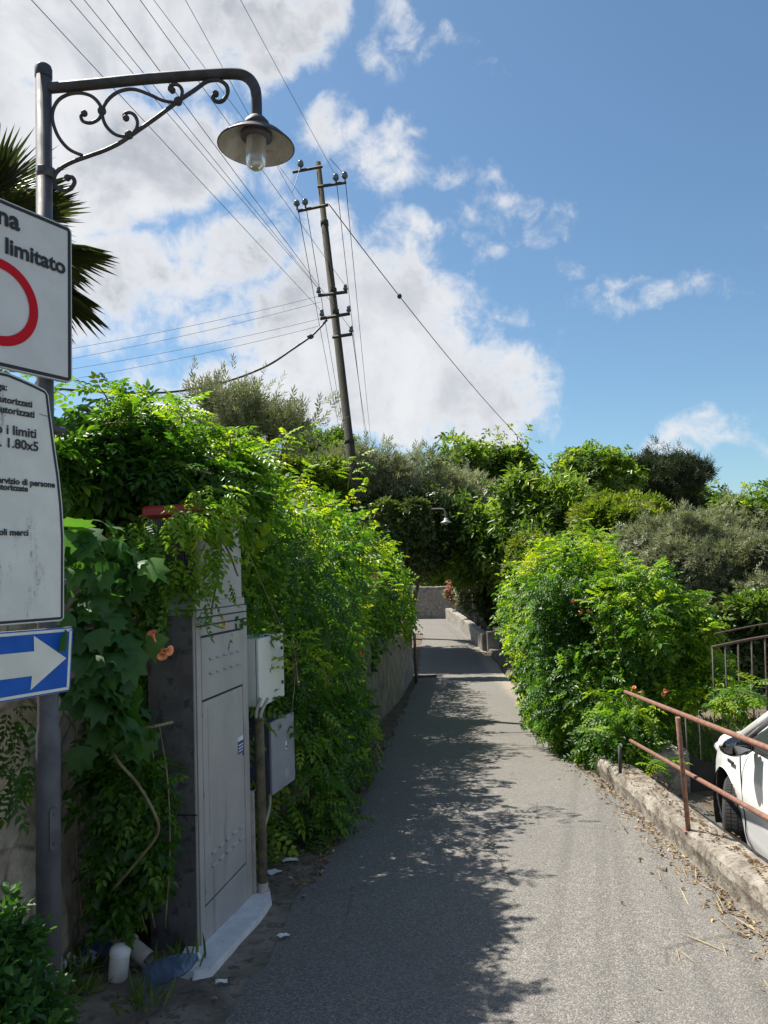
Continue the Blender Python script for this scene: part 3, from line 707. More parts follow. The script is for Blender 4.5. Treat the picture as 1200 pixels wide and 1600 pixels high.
# sprays that hang down in front of the cabinet face
HG = [pe(348, 795, 4.4, 28, 26, .12), pe(335, 845, 4.3, 14, 40, .06), pe(320, 925, 4.2, 9, 50, .05), pe(343, 890, 4.4, 9, 22, .05), pe(300, 865, 4.15, 30, 30, .06), pe(262, 885, 4.1, 40, 28, .08), pe(210, 870, 4.05, 45, 50, .1), pe(250, 935, 4.05, 18, 35, .05), pe(300, 800, 4.1, 34, 20, .08), pe(240, 820, 4.05, 40, 28, .08), pe(225, 930, 4.1, 30, 60, .08), pe(335, 770, 4.3, 45, 22, .1), pe(350, 790, 4.5, 30, 22, .1), pe(335, 800, 4.25, 30, 20, .06)]
fp.append(foliage(T_PIN, HG, 470, .14, .04, 2., .04, 53, None, droop=1.1))
sf, ln = shoots([at(u, v, 4.7) for u, v in ((150, 665), (190, 660), (230, 670), (270, 690), (120, 650), (310, 690), (340, 710), (205, 645), (290, 680), (180, 650))], 2, .26, 17, T_PIN, .14, 1.0, 6); fp.append(sf)
V, Fc, t = merge(fp); link('foliage', np_mesh('foliage', V-co_, Fc, t*.85), m_vine, cv)
stem_set([[p-co_ for p in l] for l in ln], [.006*(1-.6*i/6) for i in range(7)], m_stem, cv)
for (a, b, c) in (((100, 720), (150, 668), (200, 660)), ((150, 760), (240, 720), (330, 740)), ((300, 760), (345, 840), (330, 960)), ((300, 800), (350, 850), (372, 900))):
    MB().tube([q-co_ for q in spline([at(*a, 4.45), at(*b, 4.45), at(*c, 4.35)], 6)], .006, 5).build('stem', m_stem, cv)

# big-leaved vine beside the signs
lv = thing('lobed_vine', 'bright green climbing vine with broad lobed leaves beside the arrow sign', 'climbing plant', (-1.5, 3.9, -.25)); lo_ = np.array(lv.location)
LE = [pe(150, 880, 3.75, 62, 55, .22), pe(205, 895, 3.8, 25, 25, .1), pe(140, 960, 3.7, 45, 45, .2), pe(170, 1010, 3.7, 45, 55, .2), pe(165, 1080, 3.7, 45, 45, .2), pe(125, 1060, 3.6, 25, 50, .15), pe(215, 1000, 3.8, 14, 28, .08), pe(185, 1130, 3.75, 45, 30, .15), pe(120, 850, 3.65, 25, 40, .15)]
V, Fc, t = foliage(T_LOB, LE, 330, .128, .05, 2., .07, 61, None, droop=.75, out=.9, jit=.45, flat=.5)
sf = leaves(T_LOB, np.array([at(*q) for q in ((105, 985, 2.99), (125, 1165, 3.6), (232, 990, 3.8), (222, 880, 3.75), (200, 1160, 3.8))]), np.array([[-.6, -.1, -.5], [.1, -.2, -1], [.3, -.1, -1], [.8, -.3, -.3], [.6, 0, -.4]]), np.array([[.3, -.6, .8], [.4, -.9, .2], [.3, -.9, .3], [0, -.5, .9], [.1, -.7, .7]]), np.array([.13, .14, .15, .16, .14]), np.array([.35, .2, .8, .95, .5]))
V, Fc, t = merge([(V, Fc, t), sf]); link('foliage', np_mesh('foliage', V-lo_, Fc, t), m_lobed, lv)
mb = MB()
for ptsq in (((160, 1145, 3.75), (185, 1190, 3.72), (215, 1225, 3.7), (243, 1275, 3.68), (245, 1305, 3.7), (215, 1345, 3.75), (175, 1392, 3.8)), ((155, 920, 3.7), (175, 960, 3.7), (200, 985, 3.75), (232, 1005, 3.8)), ((140, 900, 3.7), (150, 1000, 3.7), (165, 1100, 3.72), (160, 1145, 3.75)), ((200, 1140, 3.75), (240, 1135, 3.75), (270, 1128, 3.8))):
    MB().tube([q-lo_ for q in spline([at(*q) for q in ptsq], 5)], .0075, 6).build('stem', m_stem, lv)
for c, ds in ((at(243, 1003, 3.78), ((-.2, -.5, .9),)), (at(252, 1014, 3.78), ((1, -.5, -.15), (.3, -.8, -.6)))):
    for d in ds: mb = MB(); trumpet(c-lo_, d, .06, mb); mb.build('flower', m_flower, lv)
# ferny drooping plant below it
dv = thing('drooping_vine', 'dark green feathery vine hanging down the rubble wall beside the cabinet', 'climbing plant', (-1.45, 4.0, -.28)); do_ = np.array(dv.location)
DE = [pe(195, 1225, 3.95, 52, 50, .16), pe(170, 1240, 3.95, 26, 40, .10), pe(200, 1300, 3.95, 48, 55, .16), pe(215, 1355, 4.0, 36, 45, .12), pe(178, 1370, 3.98, 26, 40, .10), pe(172, 1180, 4.1, 36, 40, .12), pe(250, 1235, 4.0, 18, 32, .06), pe(185, 1405, 3.98, 35, 22, .08)]
LW = [pe(10, 1150, 3.3, 30, 55, .10), pe(0, 1230, 3.3, 20, 30, .08), pe(40, 1190, 3.4, 18, 28, .06)]
fp = [foliage(T_PIN, DE, 1050, .14, .08, 2., .1, 71, None, droop=1.0), foliage(T_PIN, LW, 55, .13, .05, 2., .05, 72, None, droop=.9), foliage(T_OVAL, DE, 200, .14, .05, 2., .15, 73, None)]
V, Fc, t = merge(fp); link('foliage', np_mesh('foliage', V-do_, Fc, t*.55), m_vine, dv)  # tint lowered evenly: the shade beside the cabinet is put into the leaf colour
mb = MB()
for k in range(9):
    u = 120+16*k; MB().tube([q-do_ for q in spline([at(u, 1130, 4.0), at(u+14*math.sin(k), 1220, 3.95), at(u+20*math.sin(k*1.7), 1330, 3.95), at(u+10, 1450, 3.95)], 5)], .005, 5).build('stem', m_stem, dv)
# leafy shrub at the bottom left corner, near the viewer
sb = thing('leafy_shrub', 'small bright green shrub with oval leaves at the foot of the street lamp', 'shrub', (-1.15, 2.25, -.15)); so_ = np.array(sb.location)
SE = [pe(0, 1520, 2.3, 36, 55, .12), pe(22, 1590, 2.25, 30, 45, .10), pe(-6, 1460, 2.4, 22, 30, .09), pe(-60, 1540, 2.3, 80, 90, .2), pe(40, 1640, 2.2, 60, 60, .2)]
V, Fc, t = foliage(T_OVAL, SE, 900, .07, .03, 4., .05, 81, None, droop=.0, flat=1.2)
link('foliage', np_mesh('foliage', V-so_, Fc, t), m_lobed, sb)
mb = MB()
for k in range(12): MB().tube([(.08*math.sin(k*2.1), .06*math.cos(k*1.7), -.1), (.13*math.sin(k*2.1)-.05, .1*math.cos(k*1.7), .15), (.22*math.sin(k*2.1)-.08, .16*math.cos(k*1.7), .3)], .004, 5).build('stem', m_stem, sb)
# weeds at the foot of the cabinet and along the verge
wd = []
for (u, v, Y, n, s) in ((128, 1540, 3.75, 40, .10), (262, 1530, 3.95, 26, .12), (215, 1585, 3.6, 30, .11), (120, 1420, 4.0, 60, .12), (290, 1520, 4.0, 14, .14)):
    c = at(u, v, Y); c[2] = float(zr(c[1]))+.01; P = c+RNG.normal(size=(n, 3))*[.05, .05, .0]; A = RNG.normal(size=(n, 3))*.5+[0, 0, 1]
    wd.append(leaves(template([leaflet((0, 0, 0), (1, 0, 0), (0, 0, 1), 1, .10, .2, .3)]), P, A, RNG.normal(size=(n, 3)), s*RNG.uniform(.6, 1.3, n), RNG.uniform(.2, .9, n)))
V, Fc, t = merge(wd); tag(link('weeds', np_mesh('weeds', V, Fc, t), m_grassb), 'tufts of thin grass and weeds around the cabinet foot', 'weeds', kind='stuff')

# ------------------------------------------------------------ right: the big trumpet vine bush
RB = [pe(912, 985, 10.2, 104, 128, 1.1), pe(940, 1060, 9.6, 105, 100, .9), pe(990, 1000, 9.4, 92, 112, .9), pe(866, 1020, 12., 72, 108, 1.5), pe(876, 925, 12.5, 66, 64, 1.4), pe(932, 905, 11, 64, 62, 1.0),
      pe(846, 960, 15, 48, 78, 2.), pe(852, 1015, 14, 46, 66, 1.5), pe(842, 925, 18, 44, 38, 2.2), pe(830, 975, 19, 36, 56, 2.), pe(1045, 1055, 8.9, 55, 45, .4), pe(1095, 1078, 8.4, 34, 20, .2), pe(1150, 1090, 7.9, 24, 9, .1),
      pe(960, 1130, 9.0, 62, 70, .5), pe(905, 1100, 10.3, 55, 65, .8), pe(985, 1140, 8.3, 34, 42, .25), pe(1010, 950, 9.6, 46, 60, .6), pe(1085, 1035, 8.9, 40, 36, .3), pe(1068, 985, 9.2, 42, 50, .45), pe(1108, 1055, 8.6, 30, 30, .3), pe(1055, 1085, 8.6, 45, 36, .3), pe(1045, 1005, 9.3, 30, 30, .4)]
def rclip(P): return (P[:, 2] > np.where(P[:, 0] < XR(P[:, 1])+.3, zr(P[:, 1])+.03, -.6)) & (P[:, 0] > XR(P[:, 1])-.42)
rb = thing('vine_bush', 'huge sunlit trumpet vine bush bulging over the right edge of the lane', 'bush', (3.2, 10, -.7)); ro_ = np.array(rb.location)
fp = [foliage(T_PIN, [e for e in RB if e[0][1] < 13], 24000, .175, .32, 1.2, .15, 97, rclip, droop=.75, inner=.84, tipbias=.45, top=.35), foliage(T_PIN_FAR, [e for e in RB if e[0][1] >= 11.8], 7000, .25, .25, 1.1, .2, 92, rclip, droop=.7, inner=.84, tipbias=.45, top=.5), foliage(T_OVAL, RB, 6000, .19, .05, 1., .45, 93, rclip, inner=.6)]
sf, ln = shoots([e[0]+np.array([0, 0, e[1][2]*.8]) for e in RB[:11]], 6, .55, 19); fp.append(sf)
sf, l2 = shoots([at(u, v, Y) for u, v, Y in ((1040, 960, 9.2), (1080, 1010, 8.9), (1110, 1075, 8.0), (1130, 1085, 7.9), (1050, 930, 9.3), (1000, 1175, 8.0), (985, 1160, 8.1))], 2, .32, 23, T_PIN, .17, .35, 9, .5); fp.append(sf)
V, Fc, t = merge(fp); link('foliage', np_mesh('foliage', V-ro_, Fc, t), m_vine, rb)
stem_set([[p-ro_ for p in l] for l in l2+ln], [.006*(1-.7*i/9) for i in range(10)], m_stem, rb, 80, 4)
for k in range(14): x, y = 2.5+.1*k, 9+.28*k; MB().tube(spline([(x-ro_[0], y-ro_[1], -.1), (x-ro_[0]+.1*math.sin(k), y-ro_[1], .6), (x-ro_[0]+.2*math.cos(k), y-ro_[1]+.1, 1.4)], 4), .02, 6).build('stem', m_stem, rb)
for (u, v, Y) in ((1000, 1082, 8.3), (1048, 1080, 8.3), (938, 1100, 9.0), (905, 950, 9.1)):
    c = at(u, v, Y)-ro_
    for k in range(3): mb = MB(); trumpet(c+RNG.normal(size=3)*.04, RNG.normal(size=3)+[0, -1, 0], .05, mb); mb.build('flower', m_flower, rb)

# ------------------------------------------------------------ trees
G_ol, G_bk = 'olive trees', 'broad-leaved trees beyond the lane'
tree('olive_tree', 'thin wispy olive tree with upright twigs above the left hedge near the power pole', 'tree', 385, 668, 12.5, 98, 84, T_OLIVE, m_olive, 2100, .26, 201, nb=16, base=(-2.9, 12.5), group=G_ol, disp=.55, depth=.3, droop=-1.1, jit=.5, core=.3, blob=(.16, .3), facing=False)
tree('olive_tree', 'grey-green olive tree directly behind the foot of the leaning power pole', 'tree', 590, 790, 30, 120, 92, T_OLIVE, m_olive, 8500, .50, 202, nb=11, base=(-.4, 30), group=G_ol, disp=.5)
tree('olive_tree', 'grey-green olive tree whose crown meets the dark evergreen above the far lamp', 'tree', 690, 800, 35, 88, 82, T_OLIVE, m_olive, 6500, .52, 203, nb=9, base=(.6, 36), group=G_ol, disp=.5)
tree('olive_tree', 'big silvery olive tree behind the right bush, its crown highest over the gate', 'tree', 1075, 880, 16.5, 115, 92, T_OLIVE, m_olive, 15000, .25, 204, nb=16, blob=(.24, .4), group=G_ol, disp=.3)
tree('olive_tree', 'silvery olive tree cut by the right edge of the photo above the gate', 'tree', 1195, 905, 15, 95, 88, T_OLIVE, m_olive, 11000, .25, 205, nb=13, blob=(.24, .42), group=G_ol, disp=.3)
tree('evergreen_tree', 'dark dense evergreen tree overhanging the end of the left hedge behind the far lamp', 'tree', 626, 832, 28.5, 74, 76, T_OVAL, m_dark, 12000, .28, 206, nb=15, base=(-.5, 28.8), disp=.5)
tree('evergreen_tree', 'smaller dark evergreen in front of the far lamp pole', 'tree', 624, 822, 24.6, 40, 48, T_OVAL, m_dark, 4500, .26, 226, nb=8, base=(-.6, 24.8))
tree('evergreen_tree', 'dense green tree standing behind the far stone wall', 'tree', 690, 868, 48, 62, 66, T_OVAL, m_broad, 9000, .45, 207, nb=11, base=(3.9, 47.5))
tree('broadleaf_tree', 'tall broad-leaved tree rising behind the thin grey far pole', 'tree', 752, 760, 44, 92, 78, T_OVAL, m_broad, 11000, .5, 208, nb=17, core=.4, blob=(.2, .36), disp=.9, group=G_bk)
tree('broadleaf_tree', 'large-leaved green tree hanging over the low wall beside the far lamp', 'tree', 796, 838, 29, 104, 80, T_BIG, m_broad, 15000, .36, 209, nb=18, core=.45, blob=(.22, .38), disp=.7, base=(5.2, 30), group=G_bk, droop=.8)
tree('broadleaf_tree', 'leafy green tree between the right bush and the blue sky, right of the big-leaved tree', 'tree', 855, 810, 26, 72, 84, T_BIG, m_broad, 9000, .34, 210, nb=15, core=.42, blob=(.22, .38), disp=.6, base=(6.4, 27), group=G_bk, droop=.6)
tree('broadleaf_tree', 'ragged dark green tree on the skyline left of the conifer', 'tree', 925, 752, 48, 66, 60, T_OVAL, m_broad, 6500, .5, 211, nb=16, group=G_bk, disp=1.0, core=.35, blob=(.18, .33))
tree('conifer_tree', 'dark flat-topped conifer standing highest on the right skyline', 'tree', 1040, 756, 56, 66, 66, T_NEED, m_pine, 8000, .6, 215, nb=15, disp=.7, nscale=1.1, depth=.2, droop=-.1, core=.32, blob=(.24, .40), bz=.5)
tree('broadleaf_tree', 'small dark tree on the skyline right of the conifer', 'tree', 1105, 805, 58, 42, 34, T_OVAL, m_dark, 4500, .5, 213, nb=11, disp=.8, core=.4, blob=(.22, .38))
tree('broadleaf_tree', 'sunlit green tree on the skyline at the right edge of the photo', 'tree', 1180, 815, 42, 72, 46, T_OVAL, m_broad, 7500, .45, 214, nb=15, core=.4, blob=(.22, .36), disp=.8, group=G_bk)
tree('leafy_shrub', 'pale green bushy shrub rising behind the top of the right bush', 'shrub', 965, 815, 20, 72, 52, T_TWIG, m_yel, 9000, .24, 215, nb=13, blob=(.22, .4), base=(6.0, 20.5))
tree('leafy_shrub', 'yellowish shrub behind the left shoulder of the right bush', 'shrub', 845, 868, 21, 52, 38, T_TWIG, m_yel, 6000, .24, 216, nb=11, blob=(.22, .4), base=(4.9, 21.5))
tree('leafy_shrub', 'yellow-green shrub on the left hedge beneath the power pole', 'shrub', 470, 760, 15, 95, 62, T_TWIG, m_yel, 9500, .20, 217, nb=13, blob=(.22, .4), base=(-2.3, 15))
tree('broadleaf_tree', 'dark rounded treetop left of the power pole on the skyline', 'tree', 505, 722, 34, 72, 42, T_OVAL, m_broad, 6000, .38, 218, nb=13, core=.4, blob=(.22, .38), disp=.7, base=(-2.6, 34), group=G_bk)
tree('pink_bush', 'bush of pink and orange blossom above the far low wall', 'bush', 714, 917, 41, 17, 26, T_OVAL, m_pink, 900, .30, 219, nb=6, base=(4.15, 41))
tree('leafy_shrub', 'grey-green shrub on the mesh fence right of the pink blossom', 'shrub', 733, 932, 37, 18, 36, T_TWIG, m_olive, 1300, .3, 220, nb=6, base=(4.45, 37.5))
tree('leafy_shrub', 'dark shrub growing over the mesh fence at the low wall pillar', 'shrub', 775, 920, 31, 28, 60, T_OVAL, m_dark, 2200, .4, 221, nb=7, base=(5.2, 32))
tree('ivy_hedge', 'dark ivy bank in shade behind the arched gate', 'hedge', 1165, 1015, 12.2, 110, 95, T_OVAL, m_dark, 8000, .19, 222, nb=12, base=(6.2, 12.5), deep=.4)
tree('leafy_shrub', 'fresh green leafy branch hanging below the silvery olives over the gate', 'shrub', 1185, 955, 12, 36, 26, T_BIG, m_broad, 500, .18, 223, nb=5, base=(6.6, 12.4))
# far wood closing the view between the nearer trees
E = [((x, 66+6*math.sin(x*.7), 1.5+1.2*math.sin(x*1.3)), (4.2, 3, 4.6+.8*math.sin(x*2.1))) for x in np.arange(-52, 62, 4.5)]
E += [((x, 58, -.5), (4., 3, 3.4)) for x in np.arange(2, 50, 5)]
V, Fc, t = foliage(T_OVAL, E, 15000, 1.1, .7, .35, .4, 231, None); tag(link('woods', np_mesh('woods', V, Fc, t), m_broad), 'band of distant mixed woodland behind all the single trees', 'woods', kind='stuff')
# grass beyond the gate
n = 9000; P = np.stack([RNG.uniform(2.6, 7.5, n), RNG.uniform(8.6, 12.2, n), np.zeros(n)], 1); P[:, 2] = zright(P[:, 1])-.0
V, Fc, t = leaves(template([leaflet((0, 0, 0), (1, 0, 0), (0, 0, 1), 1, .10, .2, .3)]), P, RNG.normal(size=(n, 3))*.55+[0, 0, 1], RNG.normal(size=(n, 3)), .13*RNG.uniform(.5, 1.4, n), RNG.uniform(.2, 1, n))
tag(link('grass', np_mesh('grass', V, Fc, t), m_grassb), 'sunlit grass beyond the iron gate', 'grass', kind='stuff')
# dry leaves along both edges
n = 2000; y = np.concatenate([RNG.uniform(2.2, 12, int(n*.62)), 5.2+RNG.exponential(3.5, n-int(n*.62))]); side = np.arange(n) < int(n*.62)
x = np.where(side, XR(y)-RNG.exponential(.075, n)-.015, XL(y)+.08-RNG.exponential(.10, n)); k = (y < 26) & (side | (y > 4.6)); x, y = x[k], y[k]; n = len(x)
P = np.stack([x, y, zr(y)+.014], 1); A = RNG.normal(size=(n, 3))*[1, 1, .25]
fp = [leaves(template([leaflet((-.5, 0, 0), (1, 0, 0), (0, 0, 1), 1, .45, .5, .3)]), P, A, RNG.normal(size=(n, 3))*.35+[0, 0, 1], .034*RNG.uniform(.4, 1.3, n), RNG.uniform(0, 1, n)**1.3)]
n = 1500; y = RNG.uniform(2.6, 8.4, n); x = np.where(RNG.random(n) < .2, XR(y)-RNG.exponential(.07, n), np.where(RNG.random(n) < .86, XR(y)+.155+.10*RNG.normal(size=n).clip(-1.1, 1.1)*fbm(np.stack([y*1.5, y*0, y*0], 1), 8), -1.35+RNG.uniform(0, .5, n)))
P = np.stack([x, y, np.where(x > XR(y), zr(y)+.20, zr(y)+.02)], 1)
fp.append(leaves(template([leaflet((-.5, 0, 0), (1, 0, 0), (0, 0, 1), 1, .4, .5, .3)]), P, RNG.normal(size=(n, 3))*[1, 1, .2], RNG.normal(size=(n, 3))*.4+[0, 0, 1], .030*RNG.uniform(.4, 1.2, n), RNG.uniform(0, .5, n)))
n = 32; y = RNG.uniform(3.3, 5.2, n); x = XR(y)-.03-RNG.exponential(.10, n); P = np.stack([x, y, zr(y)+.02], 1); A = np.stack([RNG.normal(size=n)*.5+.25, -np.ones(n)+RNG.normal(size=n)*.5, RNG.normal(size=n)*.04], 1)
fp.append(leaves(template([leaflet((-.5, 0, 0), (1, 0, 0), (0, 0, 1), 1, .022, .2, .05)]), P, A, np.tile([0, 0, 1.], (n, 1)), RNG.uniform(.1, .36, n), RNG.uniform(.6, 1, n)))
n = 70; P = np.stack([RNG.uniform(-.4, 2, n), RNG.uniform(3, 14, n), np.zeros(n)], 1); P[:, 2] = zr(P[:, 1])+.022
fp.append(leaves(template([leaflet((-.5, 0, 0), (1, 0, 0), (0, 0, 1), 1, .45, .5, .3)]), P, RNG.normal(size=(n, 3))*[1, 1, .1], RNG.normal(size=(n, 3))*.2+[0, 0, 1], .03*RNG.uniform(.4, 1.2, n), RNG.uniform(.3, 1, n)))
V, Fc, t = merge(fp); tag(link('dry_leaves', np_mesh('dry_leaves', V, Fc, t), m_dry), 'dry fallen leaves and straw along both edges of the lane', 'fallen leaves', kind='stuff')

# ------------------------------------------------------------ palm behind the lamp pole
pc = at(-42, 395, 6.2); PZ = zside(pc[0], pc[1])
pa = thing('fan_palm', 'fan palm with stiff dark blades behind the street lamp pole', 'palm', (pc[0], pc[1], PZ)); po = np.array(pa.location)
mb = MB(); mb.tube(spline([(0, 0, -.1), (.06, .02, 1.6), (-.03, .0, 3.2), (0, 0, pc[2]-PZ)], 6), [.17-.04*i/18 for i in range(19)], 12)
for k in range(60):
    a = k*2.4; z = .3+(pc[2]-PZ-.4)*k/60; mb.add([(.15*math.cos(a-.3), .15*math.sin(a-.3), z), (.15*math.cos(a+.3), .15*math.sin(a+.3), z), (.22*math.cos(a), .22*math.sin(a), z+.16)], [(0, 1, 2)])
mb.build('trunk', m_bark, pa)
P, A, N, S, Tt = [], [], [], [], []; pet = MB(); r = random.Random(31)
for k in range(40):
    a = k*2.39996; el = rad(70-115*(k/39.)**1.05); d = np.array([math.cos(a)*math.cos(el), math.sin(a)*math.cos(el), math.sin(el)])
    L = r.uniform(.42, .62); c = np.array([0, 0, pc[2]-PZ]); tip = c+d*L+np.array([0, 0, -.05]); pet.tube(spline([c, c+d*L*.5+np.array([0, 0, .03]), tip], 3), .010, 5)
    sd = np.cross(d, [0, 0, 1.]); sd /= np.linalg.norm(sd); up_ = np.cross(sd, d)
    for j in range(40):
        f = rad(-112+224*j/39); bd = d*math.cos(f)+sd*math.sin(f)+np.array([0, 0, -.12*abs(math.sin(f))])
        P.append(tip); A.append(bd); N.append(up_+sd*math.sin(f)*.5); S.append(r.uniform(.50, .70)*(1-.18*abs(math.sin(f)))); Tt.append(min(1, max(0, r.gauss(.45 if el > -.2 else .7, .18))))
blade = template([leaflet((0, 0, 0), (1, 0, 0), (0, 0, 1), 1, .021, .5, .34)])
V, Fc, t = leaves(blade, *map(np.array, (P, A, N, S, Tt))); link('crown', np_mesh('crown', V, Fc, t), m_palm, pa); pet.build('petiole', m_stem, pa)

# ------------------------------------------------------------ street lamp
PX, PY = -1.315, 3.0
sg = float(zr(PY))
lamp = thing('street_lamp', 'old street lamp with scrolled iron bracket and wide enamel shade, signs on its pole', 'street lamp', (PX, PY, sg)); L0 = np.array(lamp.location)
ptop = at(68, 104, PY)
pole = MB().tube([(0, 0, -.1), (0, 0, 1.3), (.0, 0, 1.32), (-.005, 0, 2.35), (-.01, 0, 2.37), (ptop[0]-PX, 0, ptop[2]-sg)], [.044, .044, .038, .038, .032, .031], 20).build('pole', m_steel, lamp)
pt_ = ptop-L0
MB().lathe([(.0, .006), (.026, .004), (.034, -.01), (.034, -.05)], 18, pt_).build('pole_cap', m_iron, lamp)
c = at(72, 272, PY)-L0
cb = MB(); cb.lathe([(.0335, -.02), (.037, -.02), (.037, .02), (.0335, .02)], 18, c); cb.box(c+[-.012, -.055, -.012], c+[.012, -.03, .012], .003); cb.build('clamp_band', m_steel, pole)
# access plate: long rounded strip screwed to the pole
c = at(90, 1291, PY)-L0; ang = rad(-28)
pl = [(.017*math.cos(a)+.0, .062*math.sin(a)/abs(math.sin(a)+1e-9)*0+.062*(1 if math.sin(a) > 0 else -1)+.017*math.sin(a)) for a in np.linspace(.01, 2*math.pi-.01, 20)]
ap = MB().prism(pl, -.004, .004); ap.box((-.004, .05, .004), (.004, .058, .007)); ap.box((-.004, -.058, .004), (.004, -.05, .007))
ap.build('access_plate', m_steel, pole, (.0455*math.sin(rad(48)), -.0455*math.cos(rad(48)), c[2]), (rad(90), 0, rad(48)))
# arm and bracket stand in one upright plane through the pole
bdir = np.array([.9968, -.08, 0]); bn = np.array([.08, .9968, 0]); BP = np.array([PX, PY, 0])
def bk(zx, zy): return on_plane(zx/2.1429, 80+zy/2.1429, BP, bn)-L0
arm = [bk(*q) for q in ((140, 126), (300, 112), (500, 92), (700, 78), (790, 76), (828, 88), (850, 115), (858, 150), (860, 245))]
MB().tube(spline(arm, 5), .0215, 14).build('arm', m_iron, lamp)
SC = [[(722, 140), (712, 155), (725, 169), (747, 165), (762, 140), (758, 115), (735, 98), (712, 97), (688, 104), (655, 128), (600, 165), (520, 225), (440, 281), (400, 308), (350, 332), (300, 350), (240, 372), (200, 395), (182, 420), (186, 450), (208, 466), (236, 460), (250, 438), (240, 421), (224, 424)],
      [(275, 349), (230, 327), (196, 287), (178, 240), (177, 200), (195, 165), (228, 145), (268, 140), (305, 150), (330, 173), (341, 200), (331, 226), (305, 240), (280, 236), (271, 219), (282, 206)],
      [(592, 172), (545, 165), (500, 145), (450, 128), (408, 132), (375, 150), (350, 180), (343, 213), (354, 248), (380, 275), (410, 285), (437, 279), (456, 260), (460, 236), (449, 213), (430, 205), (415, 214), (422, 226)],
      [(600, 168), (610, 140), (605, 121), (590, 111), (573, 115), (567, 128), (577, 133)]]
sc = MB()
for i, q in enumerate(SC): sc.tube(spline([bk(*p) for p in q], 5), .0085 if i == 0 else .0072, 8)
for q in ((722, 143), (282, 208), (422, 224), (577, 131), (226, 424)): p = bk(*q); sc.ball(p, .014, 10, 6)
for q in ((341, 200), (432, 280), (596, 168)): p = bk(*q); sc.ball(p, .018, 10, 6)
sc.build('scroll_bracket', m_iron, lamp)
le = bk(860, 245); RS = .150
tilt = Matrix.Rotation(rad(3), 3, 'Y')
shd = MB().lathe([(.022, .03), (.030, .028), (.048, .008), (.055, -.012), (.052, -.022), (.075, -.030), (RS*.75, -.052), (RS, -.088), (RS+.003, -.094), (RS-.002, -.095)], 40, le, tilt).build('lamp_shade', m_iron, lamp)
MB().lathe([(RS-.002, -.095), (RS-.006, -.090), (RS*.74, -.058), (.07, -.038), (.0, -.036)], 40, le, tilt).build('shade_lining', m_shadein, shd)
MB().lathe([(.0, -.037), (.062, -.040), (.062, -.058), (.052, -.062), (.0, -.062)], 28, le, tilt).build('lamp_socket', m_steel, lamp)
MB().lathe([(.040, -.060), (.040, -.105), (.041, -.145), (.038, -.165), (.028, -.182), (.012, -.190), (.0, -.191)], 26, le, tilt).build('lamp_globe', m_bulb, lamp)

# ------------------------------------------------------------ signs on the pole
SROT = (rad(90), 0, rad(59)); sn = np.array([math.cos(rad(31)), -math.sin(rad(31)), 0]); SP = np.array([PX, PY, 0])+.06*sn
def textmesh(parent, txt, x, y, size, m, align='LEFT', bold=.0, width=1.0, z=.0045):
    cu = bpy.data.curves.new('lettering', 'FONT'); cu.body = txt; cu.size = size; cu.align_x = align; cu.offset = bold; cu.extrude = .0004; cu.resolution_u = 4
    o = bpy.data.objects.new('lettering', cu); COL.objects.link(o); bpy.context.view_layer.update()
    me = bpy.data.meshes.new_from_object(o.evaluated_get(bpy.context.evaluated_depsgraph_get())); bpy.data.objects.remove(o); bpy.data.curves.remove(cu)
    ob = link('lettering', me, m, parent, (x, y, z)); ob.scale = (width, 1, 1); return ob
def tw(txt):
    cu = bpy.data.curves.new('lettering', 'FONT'); cu.body = txt; o = bpy.data.objects.new('lettering', cu); COL.objects.link(o); bpy.context.view_layer.update()
    k = o.dimensions.x; bpy.data.objects.remove(o); bpy.data.curves.remove(cu); return k
def rrect(x0, y0, x1, y1, r, n=6):
    return [(cx+r*math.cos(a), cy+r*math.sin(a)) for cx, cy, a0 in ((x1-r, y0+r, -90), (x1-r, y1-r, 0), (x0+r, y1-r, 90), (x0+r, y0+r, 180)) for a in np.radians(np.linspace(a0, a0+90, n))]
def inset(poly, d):
    n = len(poly); out = []
    for i in range(n):
        a, b, c = (np.array(poly[j % n]) for j in (i-1, i, i+1)); t = (c-a)/max(np.linalg.norm(c-a), 1e-9); out.append(tuple(b+np.array([-t[1], t[0]])*d))
    return out
def band(mb, po_, pi_, z):
    n = len(po_); mb.add([(*p, z) for p in po_]+[(*p, z) for p in pi_], [(i, (i+1) % n, n+(i+1) % n, n+i) for i in range(n)])
def plate(root, poly, face, border, b0=.010, b1=.024):
    MB().prism(poly, -.012, 0).build('back_plate', m_back, root)
    p1 = inset(poly, .002); n = len(p1)
    f = MB(); f.add([(*p, .001) for p in p1], [tuple(range(n))]); f.build('face', face, root)
    bd = MB(); band(bd, inset(poly, b0), inset(poly, b1), .002); bd.build('border', border, root)
def clamps(root, zs_):
    for y in zs_: MB().box((-.05, y-.012, -.075), (.05, y+.012, -.012), .004).build('clamp', m_steel, root)
s1 = thing('traffic_sign', 'square white limited traffic sign with red ring and rounded black border, highest on the pole', 'road sign', (SP[0], SP[1], 2.46), SROT, 'signs on the lamp pole')
plate(s1, rrect(-.57, 0, .066, .645, .025), m_signw, m_black, .006, .020); clamps(s1, (.12, .52))
textmesh(s1, 'Zona', -.166, .545, .100, m_black, 'RIGHT', .0030)
textmesh(s1, 'traffico limitato', .034, .440, .252/tw('limitato'), m_black, 'RIGHT', .0026)
rg = MB(); cc = [(-.252+.165*math.cos(a), .246+.165*math.sin(a)) for a in np.linspace(0, 2*math.pi, 64, endpoint=False)]; ci = [(-.252+(x+.252)*.775, .246+(y-.246)*.775) for x, y in cc]
band(rg, cc, ci, .0035); rg.build('red_ring', m_red, s1)
s2 = thing('traffic_sign', 'long stained white notice sign with lines of black text, between the other two signs', 'road sign', (SP[0], SP[1], 1.52), SROT, 'signs on the lamp pole')
